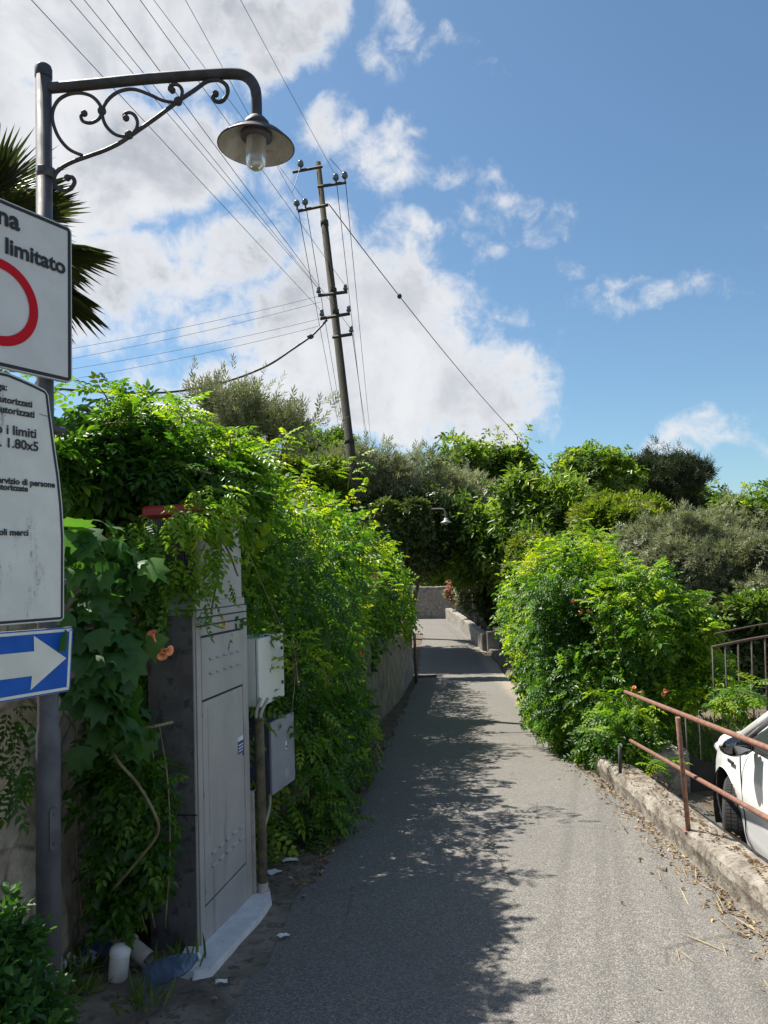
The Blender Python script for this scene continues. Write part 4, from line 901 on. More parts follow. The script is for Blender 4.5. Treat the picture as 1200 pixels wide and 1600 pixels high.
half = [(.012, 0), (.026, .012), (.028, .32), (.020, .45), (.006, .57), (-.012, .68), (-.030, .80), (-.040, .875), (-.055, .893), (-.10, .905), (-.16, .918), (-.21, .927)]
poly2 = half+[(-.5-x, y) for x, y in half[::-1]]
plate(s2, poly2, m_signs, m_black, .006, .016); clamps(s2, (.15, .75))
for txt, x, y, sub, wd_ in (('autorizzati', -.112, .812, 'utorizzati', .128), ('autorizzati', -.102, .774, 'utorizzati', .136), ('entro i limiti', -.094, .697, 'i limiti', .118), ('mt. 1.80x5', -.085, .648, '1.80x5', .122), ('servizio di persone', -.016, .514, 'di persone', .136), ('autorizzate', -.130, .490, 'torizzate', .108), ('veicoli merci', -.127, .325, 'merci', .072)):
    textmesh(s2, txt, x, y, wd_/tw(sub), m_black, 'RIGHT', .0010)
textmesh(s2, 'Deroga:', -.214, .858, .036, m_black, 'RIGHT', .0009)
sl_ = MB(); sl_.add([(-.082, .792, .003), (-.045, .788, .003), (-.045, .790, .003), (-.082, .794, .003)], [(0, 1, 2, 3)]); sl_.build('scratch', m_black, s2)
s3 = thing('traffic_sign', 'blue sign with a white arrow pointing right, lowest on the pole', 'road sign', (SP[0], SP[1], 1.25), SROT, 'signs on the lamp pole')
p3 = [(-.55, 0), (.044, .0), (.052, .010), (.066, .235), (.060, .245), (-.56, .25)]
MB().prism(p3, -.012, 0).build('back_plate', m_back, s3)
fm = MB(); fm.add([(*p, .001) for p in inset(p3, .001)], [tuple(range(len(p3)))]); fm.build('face', m_blue, s3)
bd = MB(); band(bd, inset(p3, .006), inset(p3, .017), .002); bd.build('border', m_arrow, s3)
ar = MB(); ar.add([(*p, .003) for p in ((.034, .127), (-.105, .224), (-.103, .167), (-.45, .172), (-.45, .082), (-.112, .078), (-.118, .027))], [(0, 1, 2, 3, 4, 5, 6)]); ar.build('arrow', m_arrow, s3)
clamps(s3, (.06, .19))

# ------------------------------------------------------------ street cabinet and the boxes beside it
CA = at(312, 1490, 4.2); CA[2] = float(zr(4.2))-.02
cth = math.atan2(.985, .17)
cab = thing('street_cabinet', 'tall grey metal utility cabinet with louvred door and red-rimmed top under the vine', 'utility cabinet', CA, (0, 0, cth))
# local axes: x along the lane (away), y into the wall, z up; the front is y = 0
W_, D_, H1 = .78, .27, 1.80
bx = MB(); bx.box((0, 0, 0), (W_, D_, H1), .006); bx.build('body', m_cab, cab)
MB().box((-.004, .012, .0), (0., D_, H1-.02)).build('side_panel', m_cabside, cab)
fr = MB()
fr.box((.003, -.012, .0), (.055, .0, H1), .004); fr.box((W_-.085, -.012, 0), (W_, 0, H1), .004); fr.box((.056, -.011, 1.66), (W_-.086, 0, H1), .003); fr.box((.056, -.011, 0), (W_-.086, 0, .225), .003)
fr.build('door_frame', m_cab, cab)
gp_ = MB(); gp_.box((.055, -.003, .225), (W_-.085, -.0005, 1.66)); gp_.box((.003, -.014, H1-.09), (W_, -.0115, H1-.082)); gp_.box((.003, -.0135, H1-.045), (W_, -.0115, H1-.037)); gp_.box((-.006, .0, .72), (-.0035, D_, .727)); gp_.build('gap_line', m_groove, cab)
dr = MB(); dr.box((.064, -.012, .236), (W_-.102, -.003, 1.30), .003); dr.box((.130, -.0145, .58), (W_-.16, -.012, 1.26), .0025)
vp_ = MB().box((.064, -.013, 1.312), (W_-.092, -.003, 1.648), .003); dk = MB()
for (zb, n, x0, dx) in ((1.44, 5, .16, .105), (1.52, 5, .16, .105), (.40, 5, .15, .105), (.47, 5, .15, .105)):
    for k in range(n):
        x = x0+dx*k; y0 = -.0135 if zb > 1 else -.0125
        (vp_ if zb > 1 else dr).add([(x, y0, zb+.012), (x+.065, y0, zb+.012), (x+.063, y0-.010, zb), (x+.002, y0-.010, zb)], [(0, 3, 2, 1)]); dk.add([(x+.003, y0-.0095, zb-.0005), (x+.062, y0-.0095, zb-.0005), (x+.062, y0, zb-.002), (x+.003, y0, zb-.002)], [(0, 1, 2, 3)])
dr_ = dr.build('door', m_cab, cab); vp_.build('vent_panel', m_cab, cab); dk.build('vent_grille', m_groove, dr_)
lk = MB(); lk.box((W_-.125, -.018, .88), (W_-.108, -.012, .93), .003); lk.build('lock', m_steel, dr_)
hg = MB()
for z in (.30, .80, 1.22): hg.tube([(.058, -.014, z), (.058, -.014, z+.07)], .006, 6)
hg.build('hinge', m_cab, dr_)
st = MB(); st.box((W_-.21, -.0165, .905), (W_-.12, -.0150, .98)); st_ = st.build('label', m_sticker_b, cab); MB().box((W_-.21, -.0170, .98), (W_-.12, -.0152, 1.005)).build('label_band', m_paper, st_)
ll = MB()
for z in (.918, .936, .954): ll.box((W_-.20, -.0175, z), (W_-.13, -.0165, z+.006))
ll.build('label_text', m_paper, st_)
yl = MB(); yl.box((.36, -.0135, 1.685), (.415, -.0115, 1.73)); yl_ = yl.build('sticker', m_sticker_y, cab); ym = MB()
for x in (.374, .394): ym.box((x, -.0145, 1.692), (x+.010, -.0132, 1.723))
ym.build('sticker_mark', m_black, yl_)
up = MB(); up.box((.06, .01, H1+.002), (W_-.02, D_+.03, 2.32), .004); up.build('upper_housing', m_cab, cab)
sp_ = MB(); sp_.box((.02, .0, H1+.004), (W_, D_+.02, H1+.05), .004); sp_.build('ledge', m_cab, cab)
rib = MB()
for k in range(22): rib.box((.048, .012+.0128*k, 1.90), (.0595, .020+.0128*k, 2.32))
rib.build('ribbed_vent', m_ribbed, cab)
rc = MB(); rc.box((.025, -.008, 2.322), (W_-.01, D_+.05, 2.39), .015); rc.build('red_rim', m_redcap, cab)
# white painted footing
def ground_poly(pxs, h, name, m, label, cat):
    P = []
    for u, v in pxs:
        d = ray(u, v); k = (float(zr(4.4))-CAM[2])/d[2]
        for _ in range(6): q = CAM+d*k; k = (float(zr(q[1]))-CAM[2])/d[2]
        P.append(CAM+d*k)
    n = len(P); o = P[0].copy(); ctr = sum(P)/n
    mb = MB(); mb.add([p-o+[0, 0, -.06] for p in P]+[p-o+(ctr-p)*.05+[0, 0, h] for p in P], [tuple(range(n, 2*n))]+[(i, (i+1) % n, n+(i+1) % n, n+i) for i in range(n)])
    return tag(mb.build(name, m, None, o), label, cat)
ground_poly([(268, 1528), (296, 1472), (398, 1390), (424, 1393), (427, 1412), (405, 1444), (368, 1484), (330, 1526), (300, 1534)], .035, 'footing', m_whitep, 'white painted concrete footing strip under the grey cabinet', 'footing')
# white square enclosure
def enclosure(name, u, v0, v1, Y, wd_, dp, m, mside, label, group=None, turn=1):
    a, b = at(u, v0, Y), at(u, v1, Y); h = a[2]-b[2]
    r = thing(name, label, 'meter box', (b[0], b[1], b[2]), (0, 0, cth-rad(turn)), group)
    MB().box((.0, .018, .0), (wd_, dp, h), .006).build('body', mside, r)
    d = MB().box((-.004, -.008, -.004), (wd_+.004, .016, h+.004), .005).build('door', m, r)
    MB().box((0.002, .0155, .002), (wd_-.002, .0185, h-.002)).build('seal', m_groove, r)
    return r, d, h
wb, wd1, h = enclosure('meter_box', 405, 999, 1105, 5.14, .50, .24, m_wbox, m_wbox, 'square white meter box mounted beside the grey cabinet')
for z in (.10, h-.10): MB().lathe([(.0, .010), (.012, .009), (.014, 0)], 12, (.45, -.009, z), Matrix.Rotation(rad(90), 3, 'X')).build('lock', m_cast, wd1)
MB().box((.20, -.0095, h*.45), (.215, -.0083, h*.45+.03)).build('mark', m_groove, wd1); MB().box((.235, -.0095, h*.45+.01), (.245, -.0083, h*.45+.05)).build('mark', m_groove, wd1)
gb, gd, h = enclosure('meter_box', 425, 1130, 1242, 5.5, .42, .26, m_gbox, m_gboxd, 'grey-blue meter box lower down beside the mossy pipe', None, 5)
MB().box((.24, -.012, h*.52), (.265, -.008, h*.52+.06), .003).build('latch', m_wbox, gd); MB().box((.22, -.0105, .05), (.30, -.0082, .12), .003).build('label', m_cab, gd)
MB().lathe([(.0, .006), (.007, .005), (.008, 0)], 10, (.2525, -.012, h*.52+.02), Matrix.Rotation(rad(90), 3, 'X')).build('keyhole', m_groove, gd)
# mossy conduit and the cables into the boxes
a, b = at(405, 1126, 5.02), at(411, 1392, 5.02); b[2] = float(zr(5.02))-.03
cp = thing('conduit', 'mossy upright conduit pipe between the cabinet and the meter boxes', 'pipe', b); cb_ = b.copy()
mb = MB(); mb.tube([b-cb_, b-cb_+(a-b)*.12, b-cb_+(a-b)*.5, a-cb_], .030, 14, cap=False); mb.lathe([(.030, -.0), (.034, 0), (.034, .02), (.030, .02)], 14, a-cb_); mb.build('pipe', m_mossy, cp)
sl2 = MB().tube([b-cb_, b-cb_+(a-b)*.11], .034, 14); sl2.build('sleeve', m_pvc, cp)
cbm = MB(); t_ = at(412, 1100, 5.1)-cb_
for dx in (-.012, .012): MB().tube(spline([a-cb_+np.array([dx, 0, -.02]), a-cb_+np.array([dx*1.3, -.01, .05]), t_+np.array([dx*2, .02, .03])], 5), .011, 8).build('cable', m_pvc, cp)
g0 = at(421, 1236, 5.55)-cb_; cbm.tube(spline([g0, g0+np.array([-.0, -.02, -.1]), b-cb_+(a-b)*.42+np.array([.02, 0, 0])], 5), .012, 8); cbm.build('cable', m_pvc, cp)
a2, b2_ = at(393, 1235, 5.0), at(397, 1392, 5.0); bt = MB(); bt.box((b2_[0]-.016, 4.98, float(zr(5))-.02), (b2_[0]+.016, 5.01, a2[2]), .003)
tag(bt.build('batten', m_pvc), 'pale upright batten squeezed between the cabinet and the mossy pipe', 'batten')

# ------------------------------------------------------------ litter at the cabinet foot
def gp3(u, v, h=0.):
    d = ray(u, v); k = 4.
    for _ in range(12): q = CAM+d*k; k = (float(zr(q[1]))+.01+h-CAM[2])/d[2]
    return CAM+d*k
def bottle(name, label, c, axis, L, r):
    o = thing(name, label, 'bottle', c); o.rotation_euler = Vector(axis).to_track_quat('Z', 'Y').to_euler()
    pr_ = [(0, 0.004), (r*.8, 0), (r, .02*L), (r, .18*L), (r*.93, .20*L), (r, .22*L), (r, .38*L), (r*.93, .40*L), (r, .42*L), (r, .66*L), (r*.85, .78*L), (r*.45, .9*L), (r*.28, .93*L), (r*.28, L)]
    bm_ = MB().lathe(pr_, 28); bm_.V = [(x*(1+.16*float(vnoise([[x/r*1.6, y/r*1.6, z/r*1.3]], 3)[0])), y*(.86+.22*float(vnoise([[y/r*1.6, z/r*1.2, 4]], 5)[0])), z) for x, y, z in bm_.V]; bm_.build('body', m_bottle, o); MB().lathe([(r*.30, .955*L), (r*.33, .956*L), (r*.33, 1.01*L), (0, 1.012*L)], 16).build('cap', m_signw, o); return o
c = gp3(228, 1530, .06); bottle('plastic_bottle', 'large crushed blue water bottle lying against the cabinet foot', c, (.80, .55, .10), .26, .058)
c = gp3(128, 1496, .05); bottle('plastic_bottle', 'small blue bottle lying under the hanging vine beside the pole', c, (.9, .35, .25), .21, .042)
c = gp3(184, 1530); cu_ = thing('paint_can', 'dirty white can with a domed lid standing beside the blue bottle', 'can', c, (rad(4), rad(5), .4))
MB().lathe([(0, 0), (.044, 0), (.047, .012), (.047, .12), (.044, .126)], 24).build('body', m_cup, cu_); MB().lathe([(.049, .120), (.050, .135), (.046, .150), (.030, .165), (0, .172)], 24).build('lid', m_whitep, cu_)
c = gp3(232, 1500, .05); dpp = MB(); q = np.array([-.25, .12, .12]); dpp.tube([(0, 0, 0), q*.45], .042, 14, cap=False); dpp.tube([q*.42, q*.5], .052, 14); dpp.tube([q*.5, q], .042, 14, cap=False)
tag(dpp.build('pipe_piece', m_pvc, None, c), 'short piece of grey plastic drainpipe leaning behind the white can', 'pipe piece')
c = gp3(150, 1470, .08); sb_ = MB(); sb_.lathe([(0, 0), (.06, .002), (.068, .02), (.05, .055), (0, .07)], 18, (0, 0, 0), Matrix.Rotation(rad(70), 3, 'X')); tag(sb_.build('tin_lid', m_steel, None, c), 'round dull metal tin half hidden under the hanging vine', 'tin')
c = gp3(112, 1512, .02); rg_ = []
for i in range(9):
    rg_.append([(.20*i/8-.1+.02*math.sin(j*2+i), .10*j/6-.05+.02*math.sin(i*1.9), .045*abs(math.sin(i*1.1+j*.9))+.02*math.cos(j*1.7)) for j in range(7)])
tag(MB().grid(rg_, False).build('rag', m_whitep, None, c, (0, 0, .3)), 'crumpled whitish rag on the ground behind the lamp pole', 'rag')
for (u, v, sx, sy, a, lab) in ((453, 1343, .11, .07, .3, 'upper crumpled white paper scrap at the foot of the hedge'), (427, 1362, .10, .08, .9, 'white paper scrap beside the base of the mossy pipe'), (346, 1533, .055, .035, .2, 'small white paper scrap in front of the painted footing'), (443, 1461, .06, .04, .7, 'flattened pale scrap on the verge next to the asphalt edge')):
    c = gp3(u, v, .008); r = random.Random(int(u)); P = [[(sx*(i/4-.5)*(1+.08*math.sin(j*2.)), sy*(j/4-.5)*(1+.08*math.sin(i*1.7)), .003*r.random()+.004*math.sin(i*1.3)) for j in range(5)] for i in range(5)]
    tag(MB().grid(P, False).build('paper_scrap', m_paper, None, c, (0, 0, a)), lab, 'paper scrap', 'paper scraps on the verge')
# loose stones on the verge
for k, (u, v, s, lab) in enumerate(((335, 1560, .012, 'small pebble on the verge at the bottom of the photo'), (474, 1400, .014, 'small grey stone at the asphalt edge near the cabinet'), (128, 1475, .06, 'pale rubble stone lying at the foot of the wall behind the pole'), (212, 1442, .05, 'brownish rubble stone under the hanging vine by the cabinet'))):
    c = gp3(u, v, s*.4); mb = MB(); mb.ball((0, 0, 0), (s*1.2, s, s*.7), 9, 6); mb.V = [tuple(np.array(p)*(1+.25*float(vnoise([[p[0]/s+k*3, p[1]/s, p[2]/s]], k)[0]))) for p in mb.V]; mb.S = [False]*len(mb.F)
    tag(mb.build('stone', m_conc, None, c), lab, 'stone')

# ------------------------------------------------------------ power pole
UY = 15.0
ub, ut = at(549, 745, UY), at(497, 254, UY); ud = (ut-ub)/np.linalg.norm(ut-ub); gb_ = ub-ud*((ub[2]-zside(ub[0], UY)+.3)/ud[2])
upole = thing('power_pole', 'tall leaning concrete power pole with many cross arms and insulators', 'utility pole', gb_)
def uo(u, v, dy=0): return at(u, v, UY+dy)-gb_
bend = uo(546, 690); k1 = uo(507, 350)
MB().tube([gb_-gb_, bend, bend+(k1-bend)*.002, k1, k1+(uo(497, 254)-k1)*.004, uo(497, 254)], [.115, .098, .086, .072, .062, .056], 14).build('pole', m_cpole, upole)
for v, u in ((690, 546), (455, 520), (488, 523.5), (349, 507)):
    MB().tube([uo(u-.3, v-4), uo(u+.4, v+4)], .10 if v > 600 else .083, 14).build('band', m_cpole, upole)
ARMS = [((457, 269), (504, 260)), ((496, 292), (541, 285)), ((465, 330), (513, 320)), ((497, 462), (543, 456)), ((500, 498), (547, 490)), ((519, 527), (551, 522))]
for (a, b) in ARMS:
    A_, B_ = uo(*a, -.10), uo(*b, -.10); mb = MB(); mb.tube([A_, B_], .035, 4, smooth=False); mb.build('cross_arm', m_iron, upole)
big = [(470, 268, 253), (525, 289, 274), (539, 286, 271), (464, 328, 315), (477, 326, 313)]
for (u, v0, v1) in big:
    a, b = uo(u, v0, -.10), uo(u-.4, v1, -.10); h = b-a; L = np.linalg.norm(h)
    i_ = MB().lathe([(0, L*.45), (.035, L*.46), (.062, L*.62), (.068, L*.75), (.052, L*.82), (.06, L*.95), (.035, L*1.15), (0, L*1.18)], 14, a).build('insulator', m_insul, upole)
    MB().tube([a, a+h*.5], .012, 6).build('pin', m_iron, i_)
small = [(498, 461, 450), (540, 456, 446), (503, 497, 485), (545, 490, 479), (549, 522, 511)]
for (u, v0, v1) in small:
    a, b = uo(u, v0, -.10), uo(u-.3, v1, -.10); h = b-a; L = np.linalg.norm(h)
    i_ = MB().lathe([(0, L*.3), (.045, L*.32), (.05, L*.55), (.03, L*.7), (.04, L*.9), (.02, L*1.15), (0, L*1.16)], 12, a).build('insulator', m_insul, upole)
    MB().tube([a, a+h*.4], .01, 6).build('pin', m_iron, i_)

# ------------------------------------------------------------ wires
def wire(pts, label, r=.006, n=20, sag=0., group=None, name='wire'):
    P = [np.array(p, float) for p in pts]
    if len(P) == 2: P = [P[0]+(P[1]-P[0])*k/n-np.array([0, 0, sag*4*k/n*(1-k/n)]) for k in range(n+1)]
    else: P = spline(P, 6)
    o = P[0].copy(); return tag(MB().tube([p-o for p in P], r, 5).build(name, m_wire, None, o), label, 'wire', group)
def over(ut_, end, label):
    a = at(*end, UY-.1); zt = a[2]+.15; d = ray(ut_, 0); Yk = 4.
    for _ in range(6): Yk = (zt-CAM[2])*d[1]/d[2]
    b = at(ut_, 0, Yk); c = a+(b-a)*2.4; wire([a, c], label, .0042, 24, 0.02, GW)
GW = 'overhead wires from the power pole towards the viewer'
for ut_, end, lab in ((52, (503, 487), 'lowest overhead wire, reaching the left end of the second low cross arm'), (112, (498, 452), 'outer one of the close wire pair ending left on the first low cross arm'), (134, (500, 453), 'inner one of the close wire pair ending left on the first low cross arm'), (170, (549, 515), 'overhead wire passing behind the pole to its lowest cross arm'),
                      (221, (540, 447), 'overhead wire ending at the right insulator of the first low cross arm'), (242, (477, 314), 'overhead wire tied to the inner insulator of the second high cross arm'), (291, (464, 316), 'overhead wire passing just left of the lamp arm bend to the outer high insulator'), (377, (525, 276), 'single overhead wire against blue sky ending at the topmost right insulators')):
    over(ut_, end, lab)
wire([at(516, 248, UY-.7), at(539, 274, UY-.1)], 'short tie wire forking to the outer top right insulator', .006, 6)
wire([at(457, 300, UY-.8), at(470, 258, UY-.1)], 'short tie wire at the top left insulator', .005, 6)
GD = 'wires running on beyond the power pole'
for (a, b, lab) in (((525, 277), (573, 702), 'left wire of the right pair dropping beyond the pole'), ((539, 276), (581, 704), 'right wire of the right pair dropping beyond the pole'), ((464, 318), (539, 715), 'left wire of the left pair passing behind the pole'), ((477, 316), (545, 716), 'right wire of the left pair passing behind the pole'), ((549, 512), (576, 700), 'wire from the lowest cross arm dropping beyond the pole')):
    wire([at(*a, UY-.05), at(*b, 46)], lab, .008, 20, .12, GD)
GH = 'thin service wires going left from the pole'
for (u0, v0, u1, v1, lab) in ((497, 463, 100, 540, 'topmost thin service wire going left over the hedge'), (500, 472, 100, 556, 'second thin service wire going left over the hedge'), (500, 498, 100, 572, 'third thin service wire going left over the hedge'), (504, 508, 100, 588, 'lowest thin service wire going left over the hedge')):
    a, b = at(u0, v0, UY), at(u1, v1, 13.5); wire([a, a+(b-a)*1.35], lab, .0035, 20, .10, GH)
wire([at(u, v, Y) for u, v, Y in ((511, 500, 14.9), (497, 515, 14.8), (484, 527, 14.7), (455, 547, 14.6), (420, 570, 14.4), (370, 591, 14.2), (320, 604, 14), (280, 611, 13.8), (236, 614, 13.6), (180, 613, 13.4), (110, 609, 13.1), (30, 600, 12.8))], 'thick black cable hanging in a curve from the pole to the left', .022, name='cable')
mb = MB(); c = at(485, 526, 14.7); mb.ball((0, 0, 0), (.07, .05, .05), 8, 6); tag(mb.build('cable_joint', m_iron, None, c), 'black joint clamped on the thick hanging cable', 'cable joint')
wire([at(u, v, Y) for u, v, Y in ((116, 596, 10), (160, 615, 10.5), (205, 638, 11), (300, 690, 12))], 'thin wire slanting down behind the vine shoots at left', .004)
a, b = at(514, 319, UY-.1), at(856, 727, 33); wr = wire([a, b], 'long stay wire slanting down right from the pole to the trees', .011, 24, .35)
j = .18; c = a+(b-a)*j-np.array([0, 0, .35*4*j*(1-j)]); mb = MB(); mb.ball((0, 0, 0), (.06, .09, .06), 8, 6); tag(mb.build('strain_insulator', m_iron, None, c), 'small dark insulator on the long slanting stay wire', 'insulator')

# ------------------------------------------------------------ far lamp and far pole
FY = 26.2; fs = at(697, 815, FY); fz = float(zr(26.0))
fl_ = thing('street_lamp', 'distant street lamp with white shade hanging over the lane from the left wall', 'street lamp', (.55, 26.3, fz)); f0 = np.array(fl_.location)
pl_top = at(625, 797, FY)-f0
MB().tube([(0, 0, -.1), (0, 0, pl_top[2]+.1)], .05, 10).build('pole', m_steel, fl_)
MB().tube(spline([np.array([0, 0, pl_top[2]]), at(662, 796, FY)-f0, at(688, 795, FY)-f0, at(694, 797, FY)-f0, at(696, 803, FY)-f0, at(696.5, 810, FY)-f0], 4), .024, 8).build('arm', m_cpole2, fl_)
c = fs-f0; MB().lathe([(.02, .12), (.07, .11), (.08, .05), (.10, .03), (.17, -.01), (.19, -.05), (.18, -.05), (.0, .0)], 20, c).build('lamp_shade', m_shadein, fl_)
MB().lathe([(.05, -.01), (.055, -.07), (.03, -.11), (0, -.115)], 12, c).build('lamp_globe', m_bulb, fl_)
FPY = 37.; a, b = at(745, 736, FPY), at(746, 765, FPY); fpz = zside(b[0], FPY)
fp_ = thing('utility_pole', 'thin grey concrete pole top showing between the far trees', 'utility pole', (b[0], FPY, fpz)); f0 = np.array(fp_.location)
MB().tube([(0, 0, -.2), a-f0], [.17, .14], 10).build('pole', m_cpole2, fp_)
MB().tube([at(738, 758, FPY)-f0, at(750, 757, FPY)-f0], .03, 6).build('cross_arm', m_cpole2, fp_)
for k, (v, lab) in enumerate(((757, 'upper pale wire from the thin far pole to the left'), (762, 'lower pale wire from the thin far pole to the left'))):
    o = wire([at(743, v, FPY-.1), at(696, v+7+2*k, 34.)], lab, .009, 12, .15, 'pale wires at the far pole'); o.data.materials.clear(); o.data.materials.append(m_cpole2)

# ------------------------------------------------------------ parked car
HD = rad(6.5); hx, hy = math.sin(HD), math.cos(HD); fwd = np.array([hx, hy, 0]); lft = np.array([-hy, hx, 0])
wheel_face = np.array([2.53, 5.95, -.675])
car_o = wheel_face-fwd*1.25-lft*.86
car_o = car_o+np.array([.0, -.02, .03])
car = thing('parked_car', 'white parked car behind the railing, mostly cut off by the right edge of the photo', 'car', car_o, (0, 0, math.pi/2-HD))
car.scale = (1.04, 1.04, 1.05)
XS = np.concatenate([np.linspace(-1.95, -1.7, 6), np.linspace(-1.65, 1.65, 90), np.linspace(1.7, 1.97, 10)])
hw = lambda x: float(np.interp(x, [-1.95, -1.85, -1.6, -1.2, 0, .9, 1.3, 1.6, 1.8, 1.9, 1.97], [.60, .74, .83, .865, .875, .87, .862, .82, .73, .62, .42]))
sh_ = lambda x: float(np.interp(x, [-1.95, -1.7, -.5, .7, 1.1, 1.5, 1.8, 1.97], [.92, 1.05, 1.03, .985, .955, .90, .80, .66]))
bo = lambda x: float(np.interp(abs(x), [0, 1.6, 1.97], [.20, .20, .30]))
cs_t = np.array([0, .10, .22, .40, .58, .74, .86, .95, 1.0]); cs_w = np.array([.90, .965, .985, .995, 1.0, .988, .965, .935, .89])
tt = np.linspace(0, 1, 46); ww = np.interp(tt, cs_t, cs_w); AR, AZ = .365, .345
rows = []
for x in XS:
    z0, z1 = bo(x), sh_(x); rows.append([[x, hw(x)*ww[j]*(1 if tt[j] > .05 else .99), z0+(z1-z0)*tt[j]] for j in range(46)])
rows = np.array(rows)
for cx in (1.25, -1.25):
    dx, dz = rows[:, :, 0]-cx, rows[:, :, 2]-AZ; q = np.hypot(dx, dz); inn = q < AR
    k = np.where(inn & (q > AR-.075), AR/np.maximum(q, 1e-6), 1.); rows[:, :, 0] = cx+dx*k; rows[:, :, 2] = AZ+dz*k
def side_mesh(s):
    mb = MB(); V = rows.reshape(-1, 3).copy(); V[:, 1] *= s; Fc = []; m = 46
    for i in range(len(XS)-1):
        for j in range(m-1):
            q = (i*m+j, (i+1)*m+j, (i+1)*m+j+1, i*m+j+1); c = V[list(q)].mean(0)
            if any(np.hypot(c[0]-cx, c[2]-AZ) < AR-.004 for cx in (1.25, -1.25)): continue
            Fc.append(q if s < 0 else q[::-1])
    return mb.add(V, Fc, True)
body = side_mesh(1); b2m = side_mesh(-1); body.add(b2m.V, b2m.F, True)
P = []   # bonnet, deck and ends
for i, x in enumerate(XS):
    e = rows[i, -1]; w0 = e[1]; P.append([(x, w0*k/8, e[2]+.075*(1-(abs(k)/8)**2.2)*(1 if x > .6 or x < -1.5 else .3)) for k in range(8, -9, -1)])
body.grid(P)
for i in (0, -1):
    r_ = rows[i]; body.grid([[(p[0]+(.02 if i else -.02)*(1-abs(k)/6), p[1]*k/6, p[2]) for k in range(6, -7, -1)] for p in r_])
cbody = body.build('body', m_car, car)
# glasshouse
def ringz(xf, xr, hwf, hwr, z, rc=.16):
    c = []
    for cx, cy, a0 in ((xf-rc, hwf-rc, 90), (xr+rc, hwr-rc, 180), (xr+rc, -hwr+rc, 270), (xf-rc, -hwf+rc, 0)):
        order = np.linspace(a0, a0-90, 6) if False else np.linspace(a0-90, a0, 6) if a0 in () else np.linspace(a0 if False else a0-0, a0+90, 6) if False else None
        c.append((cx, cy, a0))
    pts = []
    for (cx, cy, a0) in ((xf-rc, hwf-rc, 0), (xr+rc, hwr-rc, 90), (xr+rc, -hwr+rc, 180), (xf-rc, -hwf+rc, 270)):
        for a in np.radians(np.linspace(a0, a0+90, 7)): pts.append((cx+rc*math.cos(a), cy+rc*math.sin(a), z))
    return pts
R0, R1 = (1.02, -1.80, .80, .74, .965), (.12, -1.42, .63, .60, 1.44)
lv4 = [tuple(R0[i]+(R1[i]-R0[i])*t for i in range(5)) for t in (0, .25, .5, .75, 1)]
gl = MB(); gl.grid([ringz(*l, rc=.16) for l in lv4], closed=True); gl.build('window', m_carglass, car)
rf = MB(); rg2 = [ringz(*R1, rc=.16), ringz(.09, -1.40, .62, .59, 1.475, .16), ringz(.0, -1.32, .54, .51, 1.515, .14), ringz(-.2, -1.1, .3, .3, 1.535, .1)]
rf.grid(rg2, closed=True); n = len(rf.V); rf.add(rg2[-1], [tuple(range(28))]); rf.build('roof', m_car, car)
for s in (1, -1):
    MB().tube([(1.06, s*.775, .955), (.60, s*.705, 1.21), (.10, s*.600, 1.455)], [.045, .036, .034], 8).build('pillar', m_car, car); MB().tube([(.10, s*.612, 1.452), (-.7, s*.632, 1.478), (-1.40, s*.575, 1.45)], .03, 8).build('roof_rail', m_car, car); MB().tube([(-1.72, s*.70, .98), (-1.40, s*.575, 1.45)], [.07, .05], 8).build('pillar', m_car, car)
    MB().tube([(-.42, s*.795, .97), (-.50, s*.637, 1.45)], .035, 6).build('pillar', m_blackpl, car); MB().tube([(1.0, s*.822, .975), (-1.6, s*.815, 1.02)], .014, 6).build('window_trim', m_blackpl, car)
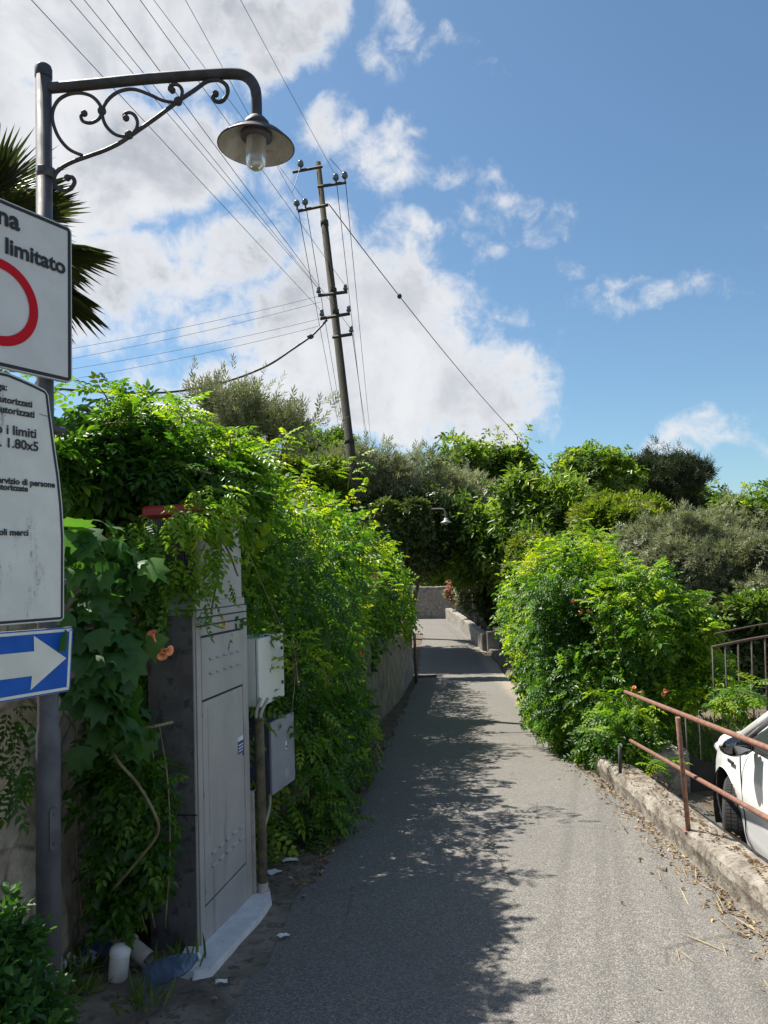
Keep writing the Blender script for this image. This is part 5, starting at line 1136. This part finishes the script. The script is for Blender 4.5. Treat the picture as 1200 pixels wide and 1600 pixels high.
for s in (1, -1):     # front doors: a seam, a handle and the lower edge
    d = MB(); q = [(x, s*(hw(x)*.995+.002), z) for x, z in ((.80, .98), (.84, .80), (.82, .5), (.70, .33), (-.30, .31), (-.42, .45), (-.42, .98))]; d.tube(spline(q, 4), .0045, 5); dd = d.build('door_seam', m_groove, car)
    MB().box((-.30, s*.868-.012, .85), (-.10, s*.868+.016, .885), .008).build('door_handle', m_car, car)
    MB().box((.98, s*.866-.004, .79), (1.10, s*.866+.007, .815), .003).build('badge', m_blackpl, car)
    m_ = MB(); mc = np.array([.62, s*.965, 1.02]); m_.ball(mc, (.07, .10, .07), 16, 10); mir = m_.build('mirror', m_car, car)
    lw_ = MB(); lw_.ball(mc+[-.006, 0, -.020], (.072, .098, .062), 16, 8); lw_.tube([mc+[0, -s*.06, -.05], (.70, s*.83, .985)], .028, 8); lw_.build('mirror_foot', m_blackpl, mir)
    MB().ball(mc+[-.060, 0, -.006], (.026, .092, .060), 16, 8).build('mirror_glass', m_mirrorg, mir)
    lmp = MB(); lmp.ball((1.72, s*.66, .74), (.20, .11, .06), 12, 8); lmp.build('headlight', m_lamp, car)
    MB().box((-1.96, s*.62-.10, .80), (-1.88, s*.62+.10, .96), .02).build('tail_light', m_red, car)
wl = MB()
for cx in (1.25, -1.25):
    for s in (1, -1):
        P = [[(cx+(AR+.004)*math.cos(a), s*y, AZ+(AR+.004)*math.sin(a)) for a in np.linspace(-.35, math.pi+.35, 26)] for y in (.845 if True else 0, .55)]; wl.grid(P); wl.add([(cx+AR*math.cos(a), s*.55, AZ+AR*math.sin(a)) for a in np.linspace(-.35, math.pi+.35, 26)], [tuple(range(26))])
wl.box((-1.8, -.78, .19), (1.8, .78, .24)); wl.build('wheel_well', m_blackpl, car)
for cx in (1.25, -1.25):
    for s in (1, -1):
        Mx = Matrix.Rotation(rad(-90*s), 3, 'X')
        ty = MB().lathe([(.205, -.11), (.29, -.12), (.318, -.09), (.325, -.05), (.325, .05), (.318, .08), (.29, .105), (.205, .095), (.205, -.11)], 48, (0, 0, 0), Mx)
        for k in range(84):   # tread blocks
            a = 2*math.pi*k/84
            for y0 in (-.085, -.042, .002, .045): ty.box((-.0105, y0, .322), (.0105, y0+.038, .3285), 0, Matrix.Rotation(a+(.03 if y0 > 0 else 0), 4, 'Y'))
        wh = ty.build('wheel', m_tyre, car, (cx, s*.745, .327), (0, 0, rad(-24) if cx > 0 else 0))
        rm = MB(); rm.lathe([(.205, .095), (.195, .08), (.18, .05), (.06, .07), (0, .075)], 40, (0, 0, 0), Mx)
        for k in range(5):
            a = 2*math.pi*k/5; rm.tube([(.04*math.cos(a), s*.085, .04*math.sin(a)), (.195*math.cos(a), s*.09, .195*math.sin(a))], .022, 6)
        rm.build('rim', m_rim, wh)
MB().box((1.88, -.50, .36), (1.985, .50, .50), .03).build('grille', m_blackpl, car)
